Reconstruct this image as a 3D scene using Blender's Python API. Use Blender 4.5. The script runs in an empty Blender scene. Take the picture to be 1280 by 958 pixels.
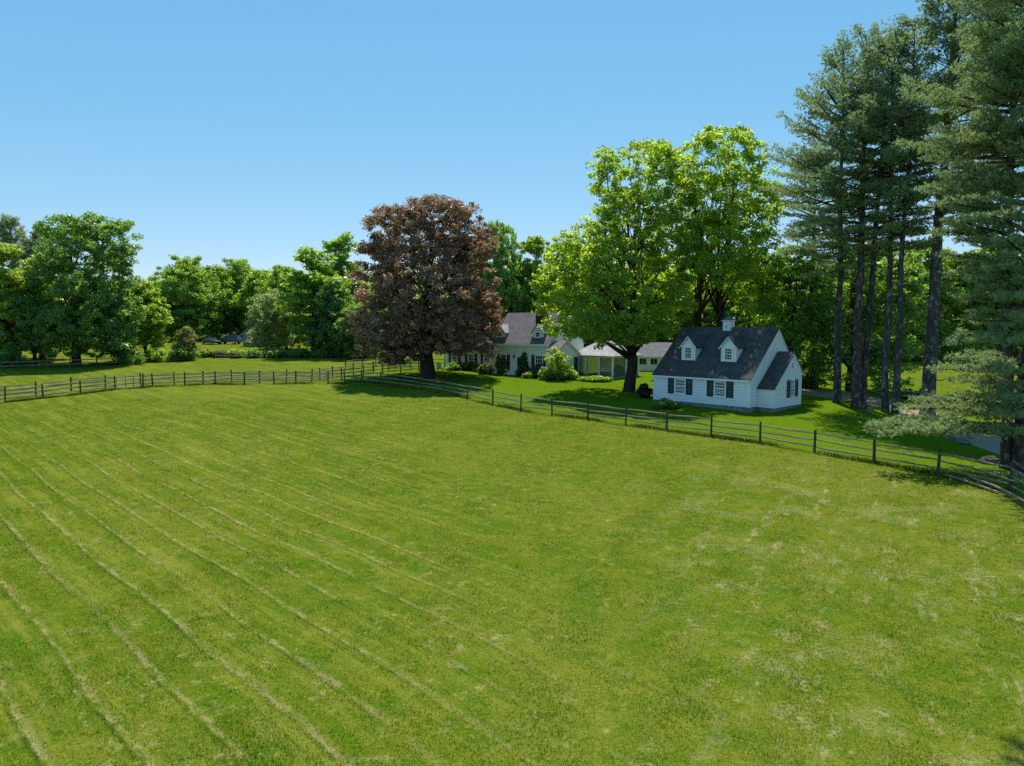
import bpy, math
import numpy as np
from mathutils import Matrix, Vector

# ------------------------------------------------------------------ camera, sky, sun
SC = bpy.context.scene
COL = SC.collection
F, CZ, SLOPE = 888.0, 9.0, 0.0394
PIT = math.atan(69.0 / F)
cam = bpy.data.cameras.new("camera")
camo = bpy.data.objects.new("camera", cam)
COL.objects.link(camo)
camo.location = (0, 0, CZ)
camo.rotation_euler = (math.pi / 2 - PIT, 0, 0)
cam.sensor_width = 36.0
cam.lens = 36.0 * F / 1280.0
cam.clip_start, cam.clip_end = 0.2, 4000
SC.camera = camo
SC.render.resolution_x, SC.render.resolution_y = 1024, 766

SUN_EL, SUN_AZ = math.radians(59), math.radians(3)     # azimuth from +Y towards +X
w = bpy.data.worlds.new("World")
SC.world = w
w.use_nodes = True
nt = w.node_tree
bg = nt.nodes["Background"]
sky = nt.nodes.new("ShaderNodeTexSky")
sky.sky_type = 'NISHITA'
sky.sun_disc = False
sky.sun_elevation = SUN_EL
sky.sun_rotation = SUN_AZ
sky.altitude = 1500
sky.air_density = 1.0
sky.dust_density = 0.0
sky.ozone_density = 3.0
# deep, clear summer blue: the whole sky's channels are graded the same way in every direction
sep = nt.nodes.new("ShaderNodeSeparateColor"); com = nt.nodes.new("ShaderNodeCombineColor")
nt.links.new(sky.outputs[0], sep.inputs[0])
for ch_, (k_, p_) in enumerate(((0.322, 1.0), (0.328, 0.53), (0.380, 0.37))):
    pw = nt.nodes.new("ShaderNodeMath"); pw.operation = 'POWER'; pw.inputs[1].default_value = p_
    m1 = nt.nodes.new("ShaderNodeMath"); m1.operation = 'MULTIPLY'; m1.inputs[1].default_value = 0.15
    m2 = nt.nodes.new("ShaderNodeMath"); m2.operation = 'MULTIPLY'; m2.inputs[1].default_value = k_ / 0.15
    nt.links.new(sep.outputs[ch_], m1.inputs[0]); nt.links.new(m1.outputs[0], pw.inputs[0]); nt.links.new(pw.outputs[0], m2.inputs[0]); nt.links.new(m2.outputs[0], com.inputs[ch_])
nt.links.new(com.outputs[0], bg.inputs[0])
bg.inputs[1].default_value = 0.15

sl = bpy.data.lights.new("sun", 'SUN')
sl.energy = 2.6
sl.angle = math.radians(0.53)
sl.color = (1.0, 0.95, 0.86)
so = bpy.data.objects.new("sun", sl)
COL.objects.link(so)
sd = Vector((math.sin(SUN_AZ) * math.cos(SUN_EL), math.cos(SUN_AZ) * math.cos(SUN_EL), math.sin(SUN_EL)))
so.rotation_euler = sd.to_track_quat('Z', 'Y').to_euler()
so.location = (0, 0, 80)
SC.view_settings.view_transform = 'Standard'
SC.view_settings.look = 'None'
SC.view_settings.exposure = 1.25
SC.view_settings.gamma = 1.0
cy = SC.cycles
cy.max_bounces, cy.diffuse_bounces, cy.glossy_bounces = 9, 6, 2
cy.transmission_bounces, cy.transparent_max_bounces = 8, 6
cy.caustics_reflective = cy.caustics_refractive = False
cy.sample_clamp_indirect = 2.0
cy.use_denoising = False
cy.denoiser = 'OPENIMAGEDENOISE'
cy.denoising_input_passes = 'RGB_ALBEDO_NORMAL'

# ------------------------------------------------------------------ geometry of the place
def ray(px, py):
    a, b = (px - 640) / F, (479 - py) / F
    return np.array([a, math.cos(PIT) + b * math.sin(PIT), -math.sin(PIT) + b * math.cos(PIT)])

def spot(px, py):
    """plan position (x, y) of a point of the sloping ground"""
    d = ray(px, py)
    t = CZ / (SLOPE * d[1] - d[2])
    return t * d[0], t * d[1]

def point(px, py, Y):
    d = ray(px, py)
    return np.array([d[0], d[1], d[2]]) * (Y / d[1]) + np.array([0, 0, CZ])

def ground(x, y):
    x = np.asarray(x, float); y = np.asarray(y, float)
    e = SLOPE * np.minimum(y, 150)
    t = np.clip((y - 150) / 450.0, 0, 1)
    e = e + 46 * t * t * (3 - 2 * t) * (0.75 + 0.25 * np.sin(x * 0.006 + 1.0))
    u = 0.05 * np.sin(x * 0.31 + 0.8) * np.sin(y * 0.27) + 0.06 * np.sin(x * 0.12 + y * 0.17) + 0.02 * np.sin(x * 0.7 - y * 0.5)
    return e + u

def mow(x, y):
    """distance across the mowing swaths, in metres"""
    v = (x - y) * 0.7071
    return (x + y) * 0.7071 + 0.10 * np.sin(v * 0.17 + 1) + 0.04 * np.sin(v * 0.61)
SWATH = 1.36

# ------------------------------------------------------------------ object helpers
def mesh(name, v, f, m=None, parent=None, smooth=False, attr=None):
    me = bpy.data.meshes.new(name)
    v = np.asarray(v, np.float32)
    if isinstance(f, np.ndarray):
        n, k = f.shape
        me.vertices.add(len(v)); me.vertices.foreach_set("co", v.ravel())
        me.loops.add(n * k); me.loops.foreach_set("vertex_index", f.astype(np.int32).ravel())
        me.polygons.add(n); me.polygons.foreach_set("loop_start", np.arange(0, n * k, k, dtype=np.int32))
        if smooth: me.polygons.foreach_set("use_smooth", np.ones(n, bool))
        me.update(calc_edges=True)
    else:
        me.from_pydata([tuple(map(float, p)) for p in v], [], f)
        if smooth: me.polygons.foreach_set("use_smooth", np.ones(len(f), bool))
    if attr is not None:
        a = me.attributes.new("tint", 'FLOAT', 'FACE'); a.data.foreach_set("value", attr.astype(np.float32))
    if m is not None:
        me.materials.append(m)
    return obj(name, me, parent)

def obj(name, me, parent=None):
    o = bpy.data.objects.new(name, me)
    COL.objects.link(o)
    if parent is not None: o.parent = parent
    return o

def tag(o, label=None, cat=None, group=None, kind=None):
    if label: o["label"] = label
    if cat: o["category"] = cat
    if group: o["group"] = group
    if kind: o["kind"] = kind
    return o

def thing(name, label, cat, loc, rz=0.0, group=None):
    o = bpy.data.objects.new(name, None)
    COL.objects.link(o)
    o.location = tuple(map(float, loc)); o.rotation_euler = (0, 0, rz); o.empty_display_size = 0.3
    return tag(o, label, cat, group)

class MB:
    """collects simple solids for one mesh"""
    def __init__(s): s.v, s.f = [], []
    def add(s, v, f):
        o = len(s.v); s.v += [tuple(p) for p in v]; s.f += [tuple(i + o for i in q) for q in f]; return s
    def hexa(s, p):     # p: 4 bottom ccw, 4 top ccw
        return s.add(p, [(3, 2, 1, 0), (4, 5, 6, 7), (0, 1, 5, 4), (1, 2, 6, 5), (2, 3, 7, 6), (3, 0, 4, 7)])
    def box(s, x0, x1, y0, y1, z0, z1, fr=None):
        p = [(x0, y0, z0), (x1, y0, z0), (x1, y1, z0), (x0, y1, z0), (x0, y0, z1), (x1, y0, z1), (x1, y1, z1), (x0, y1, z1)]
        if fr: p = [fr(*q) for q in p]
        return s.hexa(p)
    def prism(s, poly, d):      # poly: list of 3-vectors, d: extrusion vector
        n = len(poly); a = [np.array(p, float) for p in poly]; b = [p + np.array(d, float) for p in a]
        return s.add(a + b, [tuple(range(n))[::-1], tuple(range(n, 2 * n))] + [(i, (i + 1) % n, n + (i + 1) % n, n + i) for i in range(n)])
    def tube(s, pts, rad, k=6):
        pts = [np.array(p, float) for p in pts]; n = len(pts); o = len(s.v)
        ref = None
        for i, p in enumerate(pts):
            t = pts[min(i + 1, n - 1)] - pts[max(i - 1, 0)]; t = t / (np.linalg.norm(t) + 1e-9)
            if ref is None:
                ref = np.cross(t, (0.3, 1, 0.1) if abs(t[1]) < 0.9 else (1, 0, 0))
            ref = ref - t * (ref @ t); ref = ref / (np.linalg.norm(ref) + 1e-9)
            b = np.cross(t, ref)
            for j in range(k):
                a = 2 * math.pi * j / k
                s.v.append(tuple(p + rad[i] * (math.cos(a) * ref + math.sin(a) * b)))
        for i in range(n - 1):
            for j in range(k):
                a, b2 = o + i * k + j, o + i * k + (j + 1) % k
                s.f.append((a, b2, b2 + k, a + k))
        s.f.append(tuple(range(o, o + k))[::-1]); s.f.append(tuple(range(o + (n - 1) * k, o + n * k)))
        return s
    def build(s, name, m, parent=None, smooth=False):
        o = mesh(name, s.v, s.f, m, parent, smooth)
        return o

# ------------------------------------------------------------------ materials
def newmat(name):
    m = bpy.data.materials.new(name); m.use_nodes = True
    t = m.node_tree; t.nodes.clear()
    out = t.nodes.new("ShaderNodeOutputMaterial")
    return m, t, out

def nd(t, typ, **kw):
    n = t.nodes.new(typ)
    for k, v in kw.items():
        if k.startswith("i_"): n.inputs[int(k[2:])].default_value = v
        else: setattr(n, k, v)
    return n

def val(t, x):
    return x

def math_n(t, op, a, b=0.0, c=0.0, clamp=False):
    n = t.nodes.new("ShaderNodeMath"); n.operation = op; n.use_clamp = clamp
    for i, q in enumerate((a, b, c)):
        if isinstance(q, (int, float)): n.inputs[i].default_value = q
        else: t.links.new(q, n.inputs[i])
    return n.outputs[0]

def mixc(t, fac, a, b, mode='MIX'):
    n = t.nodes.new("ShaderNodeMix"); n.data_type = 'RGBA'; n.blend_type = mode
    for i, q in ((0, fac), (6, a), (7, b)):
        if isinstance(q, (int, float)): n.inputs[i].default_value = q
        elif isinstance(q, tuple): n.inputs[i].default_value = (*q, 1) if len(q) == 3 else q
        else: t.links.new(q, n.inputs[i])
    return n.outputs[2]

def noise(t, vec, scale, detail=3.0, rough=0.55, out=0):
    n = nd(t, "ShaderNodeTexNoise"); n.inputs["Scale"].default_value = scale; n.inputs["Detail"].default_value = detail; n.inputs["Roughness"].default_value = rough
    if vec is not None: t.links.new(vec, n.inputs["Vector"])
    return n.outputs[out]

def ramp(t, fac, lo, hi):
    n = t.nodes.new("ShaderNodeMapRange"); n.clamp = True; n.interpolation_type = 'SMOOTHSTEP'
    t.links.new(fac, n.inputs[0]); n.inputs[1].default_value = lo; n.inputs[2].default_value = hi
    return n.outputs[0]

def mapping(t, vec, scale=(1, 1, 1), rot=(0, 0, 0)):
    n = t.nodes.new("ShaderNodeMapping"); n.inputs["Scale"].default_value = scale; n.inputs["Rotation"].default_value = rot
    t.links.new(vec, n.inputs[0]); return n.outputs[0]

def solid(name, col, rough=0.6, var=0.15, scale=6.0, bump=0.0, spec=0.3, metallic=0.0, stretch=(1, 1, 1), col2=None):
    m, t, out = newmat(name)
    b = nd(t, "ShaderNodeBsdfPrincipled")
    tc = nd(t, "ShaderNodeTexCoord").outputs["Object"]
    v = mapping(t, tc, stretch)
    n1 = noise(t, v, scale, 5.0, 0.6)
    c2 = col2 if col2 else tuple(max(0, q * (1 - 2 * var)) for q in col)
    c = mixc(t, ramp(t, n1, 0.3, 0.75), c2, col)
    t.links.new(c, b.inputs["Base Color"])
    b.inputs["Roughness"].default_value = rough; b.inputs["Specular IOR Level"].default_value = spec; b.inputs["Metallic"].default_value = metallic
    if bump:
        bp = nd(t, "ShaderNodeBump"); bp.inputs["Strength"].default_value = 0.6; bp.inputs["Distance"].default_value = bump
        t.links.new(noise(t, v, scale * 3, 4.0), bp.inputs["Height"]); t.links.new(bp.outputs[0], b.inputs["Normal"])
    t.links.new(b.outputs[0], out.inputs[0])
    return m

def leaf_mat(name, dark, light, trans, tw=0.42, gloss=0.06, rough=0.42):
    m, t, out = newmat(name)
    at = nd(t, "ShaderNodeAttribute", attribute_name="tint").outputs["Fac"]
    oi = nd(t, "ShaderNodeObjectInfo").outputs["Random"]
    c = mixc(t, at, dark, light)
    tr = mixc(t, at, tuple(q * 0.6 for q in trans), trans)
    df = nd(t, "ShaderNodeBsdfDiffuse"); t.links.new(c, df.inputs[0])
    tl = nd(t, "ShaderNodeBsdfTranslucent"); t.links.new(tr, tl.inputs[0])
    mx = nd(t, "ShaderNodeMixShader"); mx.inputs[0].default_value = tw
    t.links.new(df.outputs[0], mx.inputs[1]); t.links.new(tl.outputs[0], mx.inputs[2])
    gl = nd(t, "ShaderNodeBsdfGlossy"); gl.inputs["Roughness"].default_value = rough; gl.inputs["Color"].default_value = (0.9, 0.95, 1, 1)
    m2 = nd(t, "ShaderNodeMixShader"); m2.inputs[0].default_value = gloss
    t.links.new(mx.outputs[0], m2.inputs[1]); t.links.new(gl.outputs[0], m2.inputs[2])
    t.links.new(m2.outputs[0], out.inputs[0])
    return m

def turf_colour(t, lines=True):
    """colour of the grass from where it grows: fresh and tired patches, mowing swaths and strips of dry cuttings"""
    pos = nd(t, "ShaderNodeNewGeometry").outputs["Position"]
    sx = nd(t, "ShaderNodeSeparateXYZ"); t.links.new(pos, sx.inputs[0])
    x, y = sx.outputs[0], sx.outputs[1]
    flat = nd(t, "ShaderNodeCombineXYZ"); t.links.new(x, flat.inputs[0]); t.links.new(y, flat.inputs[1]); p = flat.outputs[0]
    mul = lambda a, b: math_n(t, 'MULTIPLY', a, b)
    big = noise(t, p, 0.09, 3, 0.55); mid = noise(t, p, 0.7, 5, 0.7); fine = noise(t, p, 2.3, 5, 0.7); tiny = noise(t, p, 13.0, 4, 0.75)
    c = mixc(t, ramp(t, mid, 0.40, 0.60), (0.074, 0.128, 0.006), (0.118, 0.148, 0.010))
    c = mixc(t, mul(ramp(t, big, 0.44, 0.64), 0.5), c, (0.155, 0.168, 0.018))
    c = mixc(t, mul(ramp(t, fine, 0.53, 0.70), 0.65), c, (0.220, 0.218, 0.042))
    c = mixc(t, mul(ramp(t, fine, 0.47, 0.32), 0.75), c, (0.036, 0.080, 0.003))
    c = mixc(t, mul(ramp(t, tiny, 0.52, 0.68), 0.60), c, (0.285, 0.275, 0.085))
    c = mixc(t, mul(ramp(t, tiny, 0.46, 0.30), 0.60), c, (0.036, 0.070, 0.003))
    h = fine
    if lines:
        v = mul(math_n(t, 'SUBTRACT', x, y), 0.7071)
        s = mul(math_n(t, 'ADD', x, y), 0.7071)
        s = math_n(t, 'ADD', s, mul(math_n(t, 'SINE', math_n(t, 'ADD', mul(v, 0.17), 1.0)), 0.10))
        s = math_n(t, 'ADD', s, mul(math_n(t, 'SINE', mul(v, 0.61)), 0.04))
        sv = nd(t, "ShaderNodeCombineXYZ"); t.links.new(s, sv.inputs[0]); t.links.new(v, sv.inputs[1]); sv = sv.outputs[0]
        ragged = noise(t, p, 1.6, 5, 0.7)
        q = math_n(t, 'FRACT', mul(math_n(t, 'ADD', s, mul(math_n(t, 'SUBTRACT', ragged, 0.5), 0.22)), 1.0 / SWATH))
        row = noise(t, mapping(t, sv, (0.74, 0.11, 1)), 1.0, 2, 0.5)          # how much was left lying, row by row
        bits = noise(t, mapping(t, sv, (2.4, 1.5, 1)), 1.0, 6, 0.78)
        side = math_n(t, 'ADD', x, mul(y, 0.20))
        left = ramp(t, math_n(t, 'ADD', side, mul(math_n(t, 'SUBTRACT', big, 0.5), 10.0)), 9.0, -3.0)
        far = ramp(t, y, 70.0, 45.0)
        straw = mul(ramp(t, q, 0.01, 0.07), ramp(t, q, 0.19, 0.06))
        groove = mul(ramp(t, q, 0.94, 0.975), ramp(t, q, 1.0, 0.99))
        groove = math_n(t, 'ADD', groove, mul(ramp(t, q, 0.045, 0.015), 0.8))
        keep = mul(mul(mul(ramp(t, row, 0.28, 0.52), ramp(t, bits, 0.43, 0.60)), left), far)
        gkeep = mul(mul(left, far), mul(ramp(t, row, 0.33, 0.55), ramp(t, bits, 0.36, 0.54)))
        streak = noise(t, mapping(t, sv, (1.3, 0.10, 1)), 1.0, 5, 0.7)
        c = mixc(t, mul(mul(ramp(t, streak, 0.51, 0.62), 0.55), math_n(t, 'ADD', mul(left, 0.6), 0.4)), c, (0.195, 0.205, 0.026))
        c = mixc(t, mul(mul(ramp(t, streak, 0.48, 0.38), 0.50), math_n(t, 'ADD', mul(left, 0.8), 0.2)), c, (0.062, 0.118, 0.003))
        c = mixc(t, mul(mul(groove, gkeep), 0.5), c, (0.042, 0.080, 0.006))
        c = mixc(t, mul(mul(straw, keep), 0.74), c, (0.33, 0.285, 0.115))
        # the right part was cut lengthwise: soft pale combings running away from the viewer
        w_ = math_n(t, 'SUBTRACT', mul(x, 0.87), mul(y, 0.49)); l_ = math_n(t, 'ADD', mul(x, 0.49), mul(y, 0.87))
        wl = nd(t, "ShaderNodeCombineXYZ"); t.links.new(w_, wl.inputs[0]); t.links.new(l_, wl.inputs[1]); wl = wl.outputs[0]
        comb = noise(t, mapping(t, wl, (1.3, 0.24, 1)), 1.0, 5, 0.72)
        right = mul(ramp(t, math_n(t, 'SUBTRACT', x, mul(y, 0.10)), 0.0, 6.0), ramp(t, y, 46.0, 30.0))
        c = mixc(t, mul(mul(ramp(t, comb, 0.54, 0.70), mul(ramp(t, ragged, 0.40, 0.56), 0.9)), right), c, (0.29, 0.27, 0.12))
        c = mixc(t, mul(mul(ramp(t, comb, 0.44, 0.34), 0.5), right), c, (0.070, 0.115, 0.010))
        tuft = mul(ramp(t, noise(t, p, 1.7, 6, 0.82), 0.55, 0.66), ramp(t, noise(t, p, 0.21, 4, 0.65), 0.42, 0.58))
        c = mixc(t, mul(tuft, 0.8), c, (0.32, 0.275, 0.12))
        worn = mul(mul(ramp(t, noise(t, p, 0.42, 5, 0.7), 0.50, 0.64), ramp(t, tiny, 0.40, 0.62)), mul(right, 0.6))
        c = mixc(t, worn, c, (0.30, 0.265, 0.115))
        h = math_n(t, 'ADD', fine, mul(mul(math_n(t, 'SUBTRACT', straw, groove), keep), 0.15))
    return c, h, tiny

def turf_mat(name, lines=True, tintc=None, blades=False):
    m, t, out = newmat(name)
    c, h, tiny = turf_colour(t, lines)
    if tintc: c = mixc(t, tintc[0], c, tintc[1])
    if blades:
        at = nd(t, "ShaderNodeAttribute", attribute_name="tint").outputs["Fac"]
        g1 = mixc(t, ramp(t, at, 0.0, 0.5), (0.42, 0.52, 0.4), (1.15, 1.12, 1.05))
        c = mixc(t, 1.0, c, g1, 'MULTIPLY')
        c = mixc(t, ramp(t, at, 0.86, 0.9), c, (0.46, 0.40, 0.20))
        df = nd(t, "ShaderNodeBsdfDiffuse"); tl = nd(t, "ShaderNodeBsdfTranslucent")
        t.links.new(c, df.inputs[0]); t.links.new(mixc(t, 1.0, c, (1.5, 1.5, 0.9), 'MULTIPLY'), tl.inputs[0])
        mx = nd(t, "ShaderNodeMixShader"); mx.inputs[0].default_value = 0.4
        t.links.new(df.outputs[0], mx.inputs[1]); t.links.new(tl.outputs[0], mx.inputs[2])
        t.links.new(mx.outputs[0], out.inputs[0])
    else:
        b = nd(t, "ShaderNodeBsdfPrincipled"); b.inputs["Roughness"].default_value = 1.0; b.inputs["Specular IOR Level"].default_value = 0.0
        t.links.new(c, b.inputs["Base Color"])
        bp = nd(t, "ShaderNodeBump"); bp.inputs["Strength"].default_value = 0.5; bp.inputs["Distance"].default_value = 0.09
        t.links.new(math_n(t, 'ADD', math_n(t, 'MULTIPLY', tiny, 0.6), h), bp.inputs["Height"]); t.links.new(bp.outputs[0], b.inputs["Normal"])
        t.links.new(b.outputs[0], out.inputs[0])
    return m

def shingle_mat(name, c1, c2, sun=0.0):
    m, t, out = newmat(name)
    tc = nd(t, "ShaderNodeTexCoord").outputs["Object"]
    br = nd(t, "ShaderNodeTexBrick"); br.inputs["Scale"].default_value = 1.0
    br.inputs["Brick Width"].default_value = 0.3; br.inputs["Row Height"].default_value = 0.14; br.inputs["Mortar Size"].default_value = 0.008
    br.inputs["Color1"].default_value = (*c1, 1); br.inputs["Color2"].default_value = (*c2, 1); br.inputs["Mortar"].default_value = (*[q * 0.5 for q in c1], 1)
    t.links.new(tc, br.inputs[0])
    n = noise(t, tc, 1.3, 5, 0.65)
    st = noise(t, mapping(t, tc, (2.2, 0.25, 1)), 1.2, 4, 0.6)
    c = mixc(t, math_n(t, 'MULTIPLY', ramp(t, n, 0.4, 0.7), 0.5), br.outputs[0], tuple(q * 1.7 for q in c2))
    c = mixc(t, math_n(t, 'MULTIPLY', ramp(t, st, 0.55, 0.75), 0.45), c, tuple(q * 0.55 for q in c1))
    b = nd(t, "ShaderNodeBsdfPrincipled"); b.inputs["Roughness"].default_value = 0.85; b.inputs["Specular IOR Level"].default_value = 0.25
    t.links.new(c, b.inputs["Base Color"])
    bp = nd(t, "ShaderNodeBump"); bp.inputs["Distance"].default_value = 0.012; bp.inputs["Strength"].default_value = 0.8
    t.links.new(br.outputs[1], bp.inputs["Height"]); bp.invert = True
    t.links.new(bp.outputs[0], b.inputs["Normal"]); t.links.new(b.outputs[0], out.inputs[0])
    return m

def bark_mat(name, c1, c2, c3=None):
    m, t, out = newmat(name)
    tc = nd(t, "ShaderNodeTexCoord").outputs["Object"]
    v = mapping(t, tc, (5, 5, 0.9))
    n = noise(t, v, 1.6, 6, 0.7)
    c = mixc(t, ramp(t, n, 0.35, 0.7), c1, c2)
    if c3:
        n2 = noise(t, mapping(t, tc, (1.3, 1.3, 0.8)), 2.2, 5, 0.7)
        c = mixc(t, math_n(t, 'MULTIPLY', ramp(t, n2, 0.52, 0.62), 0.8), c, c3)
    b = nd(t, "ShaderNodeBsdfPrincipled"); b.inputs["Roughness"].default_value = 0.95; b.inputs["Specular IOR Level"].default_value = 0.1
    t.links.new(c, b.inputs["Base Color"])
    bp = nd(t, "ShaderNodeBump"); bp.inputs["Distance"].default_value = 0.06; bp.inputs["Strength"].default_value = 0.9
    t.links.new(n, bp.inputs["Height"]); t.links.new(bp.outputs[0], b.inputs["Normal"]); t.links.new(b.outputs[0], out.inputs[0])
    return m

def glass_mat(name, col=(0.012, 0.016, 0.02), rough=0.04):
    m, t, out = newmat(name)
    b = nd(t, "ShaderNodeBsdfPrincipled"); b.inputs["Base Color"].default_value = (*col, 1)
    b.inputs["Roughness"].default_value = rough; b.inputs["Specular IOR Level"].default_value = 0.8
    tc = nd(t, "ShaderNodeTexCoord").outputs["Object"]
    bp = nd(t, "ShaderNodeBump"); bp.inputs["Distance"].default_value = 0.01; bp.inputs["Strength"].default_value = 0.25
    t.links.new(noise(t, tc, 2.0, 2), bp.inputs["Height"]); t.links.new(bp.outputs[0], b.inputs["Normal"])
    t.links.new(b.outputs[0], out.inputs[0])
    return m

def siding_mat(name, col, pitch=0.13):
    """painted lap siding seen from far: fine horizontal relief"""
    m, t, out = newmat(name)
    tc = nd(t, "ShaderNodeTexCoord").outputs["Object"]
    sx = nd(t, "ShaderNodeSeparateXYZ"); t.links.new(tc, sx.inputs[0])
    fr = math_n(t, 'FRACT', math_n(t, 'MULTIPLY', sx.outputs[2], 1.0 / pitch))
    b = nd(t, "ShaderNodeBsdfPrincipled"); b.inputs["Roughness"].default_value = 0.55
    c = mixc(t, ramp(t, noise(t, tc, 0.8, 5, 0.6), 0.3, 0.75), tuple(q * 0.9 for q in col), col)
    t.links.new(c, b.inputs["Base Color"])
    bp = nd(t, "ShaderNodeBump"); bp.inputs["Distance"].default_value = 0.02; bp.inputs["Strength"].default_value = 0.7; bp.invert = True
    t.links.new(fr, bp.inputs["Height"]); t.links.new(bp.outputs[0], b.inputs["Normal"]); t.links.new(b.outputs[0], out.inputs[0])
    return m

def screen_mat():
    m, t, out = newmat("insect_screen")
    d = nd(t, "ShaderNodeBsdfDiffuse"); d.inputs[0].default_value = (0.20, 0.22, 0.21, 1)
    tr = nd(t, "ShaderNodeBsdfTransparent"); mx = nd(t, "ShaderNodeMixShader"); mx.inputs[0].default_value = 0.45
    t.links.new(tr.outputs[0], mx.inputs[1]); t.links.new(d.outputs[0], mx.inputs[2]); t.links.new(mx.outputs[0], out.inputs[0])
    return m

M = dict(
    field=turf_mat("field_turf"), lawn=turf_mat("lawn_turf", False, (0.5, (0.080, 0.178, 0.001))),
    blades=turf_mat("grass_blade", True, None, True),
    gravel=solid("gravel", (0.42, 0.31, 0.20), 0.95, 0.25, 9.0, 0.03),
    hill=solid("hill_ground", (0.06, 0.10, 0.03), 0.95, 0.3, 0.1),
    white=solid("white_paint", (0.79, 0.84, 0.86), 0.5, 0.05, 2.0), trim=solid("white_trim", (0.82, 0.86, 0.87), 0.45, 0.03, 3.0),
    siding=siding_mat("pale_siding", (0.76, 0.80, 0.66)), siding_white=siding_mat("white_siding", (0.78, 0.82, 0.80)),
    shutter=solid("shutter_paint", (0.012, 0.028, 0.026), 0.5, 0.2, 4.0), shutter_blue=solid("shutter_blue", (0.03, 0.06, 0.10), 0.5, 0.2, 4.0),
    roof=shingle_mat("dark_shingle", (0.060, 0.056, 0.053), (0.088, 0.083, 0.079)), roof2=shingle_mat("brown_shingle", (0.110, 0.100, 0.104), (0.145, 0.132, 0.135)),
    roof3=shingle_mat("pale_shingle", (0.34, 0.31, 0.33), (0.42, 0.39, 0.41)),
    concrete=solid("concrete", (0.30, 0.31, 0.33), 0.9, 0.25, 3.0, 0.02), glass=glass_mat("window_glass"),
    copper=solid("verdigris", (0.10, 0.20, 0.22), 0.5, 0.2, 6.0), brick=solid("chimney_brick", (0.11, 0.045, 0.035), 0.9, 0.3, 9.0, 0.02),
    wood=solid("grey_wood", (0.38, 0.315, 0.235), 0.85, 0.3, 5.0, 0.01, 0.2, 0.0, (0.6, 6, 6)), post=solid("post_wood", (0.125, 0.098, 0.072), 0.9, 0.3, 6.0, 0.01, 0.2, 0.0, (5, 5, 0.6)),
    deck=solid("deck_wood", (0.42, 0.38, 0.33), 0.8, 0.2, 5.0), metal=solid("gate_steel", (0.28, 0.30, 0.30), 0.45, 0.2, 5.0, 0, 0.4, 0.6),
    rock=solid("rock", (0.20, 0.20, 0.19), 0.95, 0.35, 3.0, 0.05), teal=solid("pale_teal_paint", (0.36, 0.55, 0.53), 0.5, 0.1, 6.0),
    bark=bark_mat("maple_bark", (0.030, 0.025, 0.020), (0.085, 0.072, 0.06)), pinebark=bark_mat("pine_bark", (0.040, 0.034, 0.032), (0.115, 0.098, 0.088), (0.23, 0.24, 0.23)),
    tyre=solid("rubber", (0.02, 0.02, 0.02), 0.8, 0.1), rim=solid("alloy", (0.45, 0.46, 0.48), 0.3, 0.1, 5.0, 0, 0.5, 0.9),
    carblack=solid("dark_car_paint", (0.025, 0.03, 0.04), 0.18, 0.05, 4.0, 0, 0.6), carblue=solid("slate_car_paint", (0.07, 0.09, 0.13), 0.2, 0.05, 4.0, 0, 0.6),
    lamp_glass=solid("lamp_lens", (0.75, 0.75, 0.72), 0.15, 0.05), red=solid("red_lens", (0.35, 0.02, 0.02), 0.25, 0.1),
    screen=screen_mat(),
    # foliage: dark side, light side, colour of light coming through
    maple=leaf_mat("maple_leaf", (0.092, 0.18, 0.012), (0.19, 0.29, 0.026), (0.7, 0.92, 0.03), 0.61, 0.05),
    green=leaf_mat("green_leaf", (0.068, 0.155, 0.016), (0.16, 0.255, 0.03), (0.54, 0.84, 0.04), 0.56, 0.05),
    dark=leaf_mat("dark_leaf", (0.044, 0.12, 0.026), (0.12, 0.21, 0.042), (0.42, 0.7, 0.05), 0.54, 0.05),
    light=leaf_mat("light_leaf", (0.115, 0.195, 0.018), (0.2, 0.285, 0.032), (0.66, 0.88, 0.045), 0.58, 0.05),
    yellow=leaf_mat("yellow_leaf", (0.120, 0.140, 0.025), (0.230, 0.240, 0.045), (0.50, 0.50, 0.06), 0.42),
    pale=leaf_mat("pale_leaf", (0.14, 0.2, 0.07), (0.26, 0.32, 0.13), (0.62, 0.76, 0.2), 0.50, 0.05),
    beech=leaf_mat("copper_leaf", (0.044, 0.046, 0.034), (0.42, 0.275, 0.205), (0.7, 0.38, 0.12), 0.32, 0.05, 0.45),
    pine=leaf_mat("pine_needle", (0.078, 0.13, 0.056), (0.29, 0.37, 0.16), (0.52, 0.68, 0.22), 0.42, 0.06, 0.5),
    cone=leaf_mat("evergreen_leaf", (0.03, 0.07, 0.02), (0.1, 0.17, 0.04), (0.18, 0.28, 0.04), 0.3),
    purple=leaf_mat("burgundy_leaf", (0.030, 0.012, 0.015), (0.075, 0.025, 0.028), (0.16, 0.04, 0.03), 0.3),
    blue=leaf_mat("bluish_leaf", (0.045, 0.080, 0.060), (0.100, 0.150, 0.120), (0.12, 0.20, 0.10), 0.28),
)

# ------------------------------------------------------------------ the ground
def axis(fine0, fine1, step, lo, hi):
    a = list(np.arange(fine0, fine1 + 1e-6, step)); s = step
    while a[-1] < hi: s *= 1.25; a.append(a[-1] + s)
    s = step; b = []
    q = fine0
    while q > lo: s *= 1.25; q -= s; b.append(q)
    return np.array(b[::-1] + a)

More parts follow.
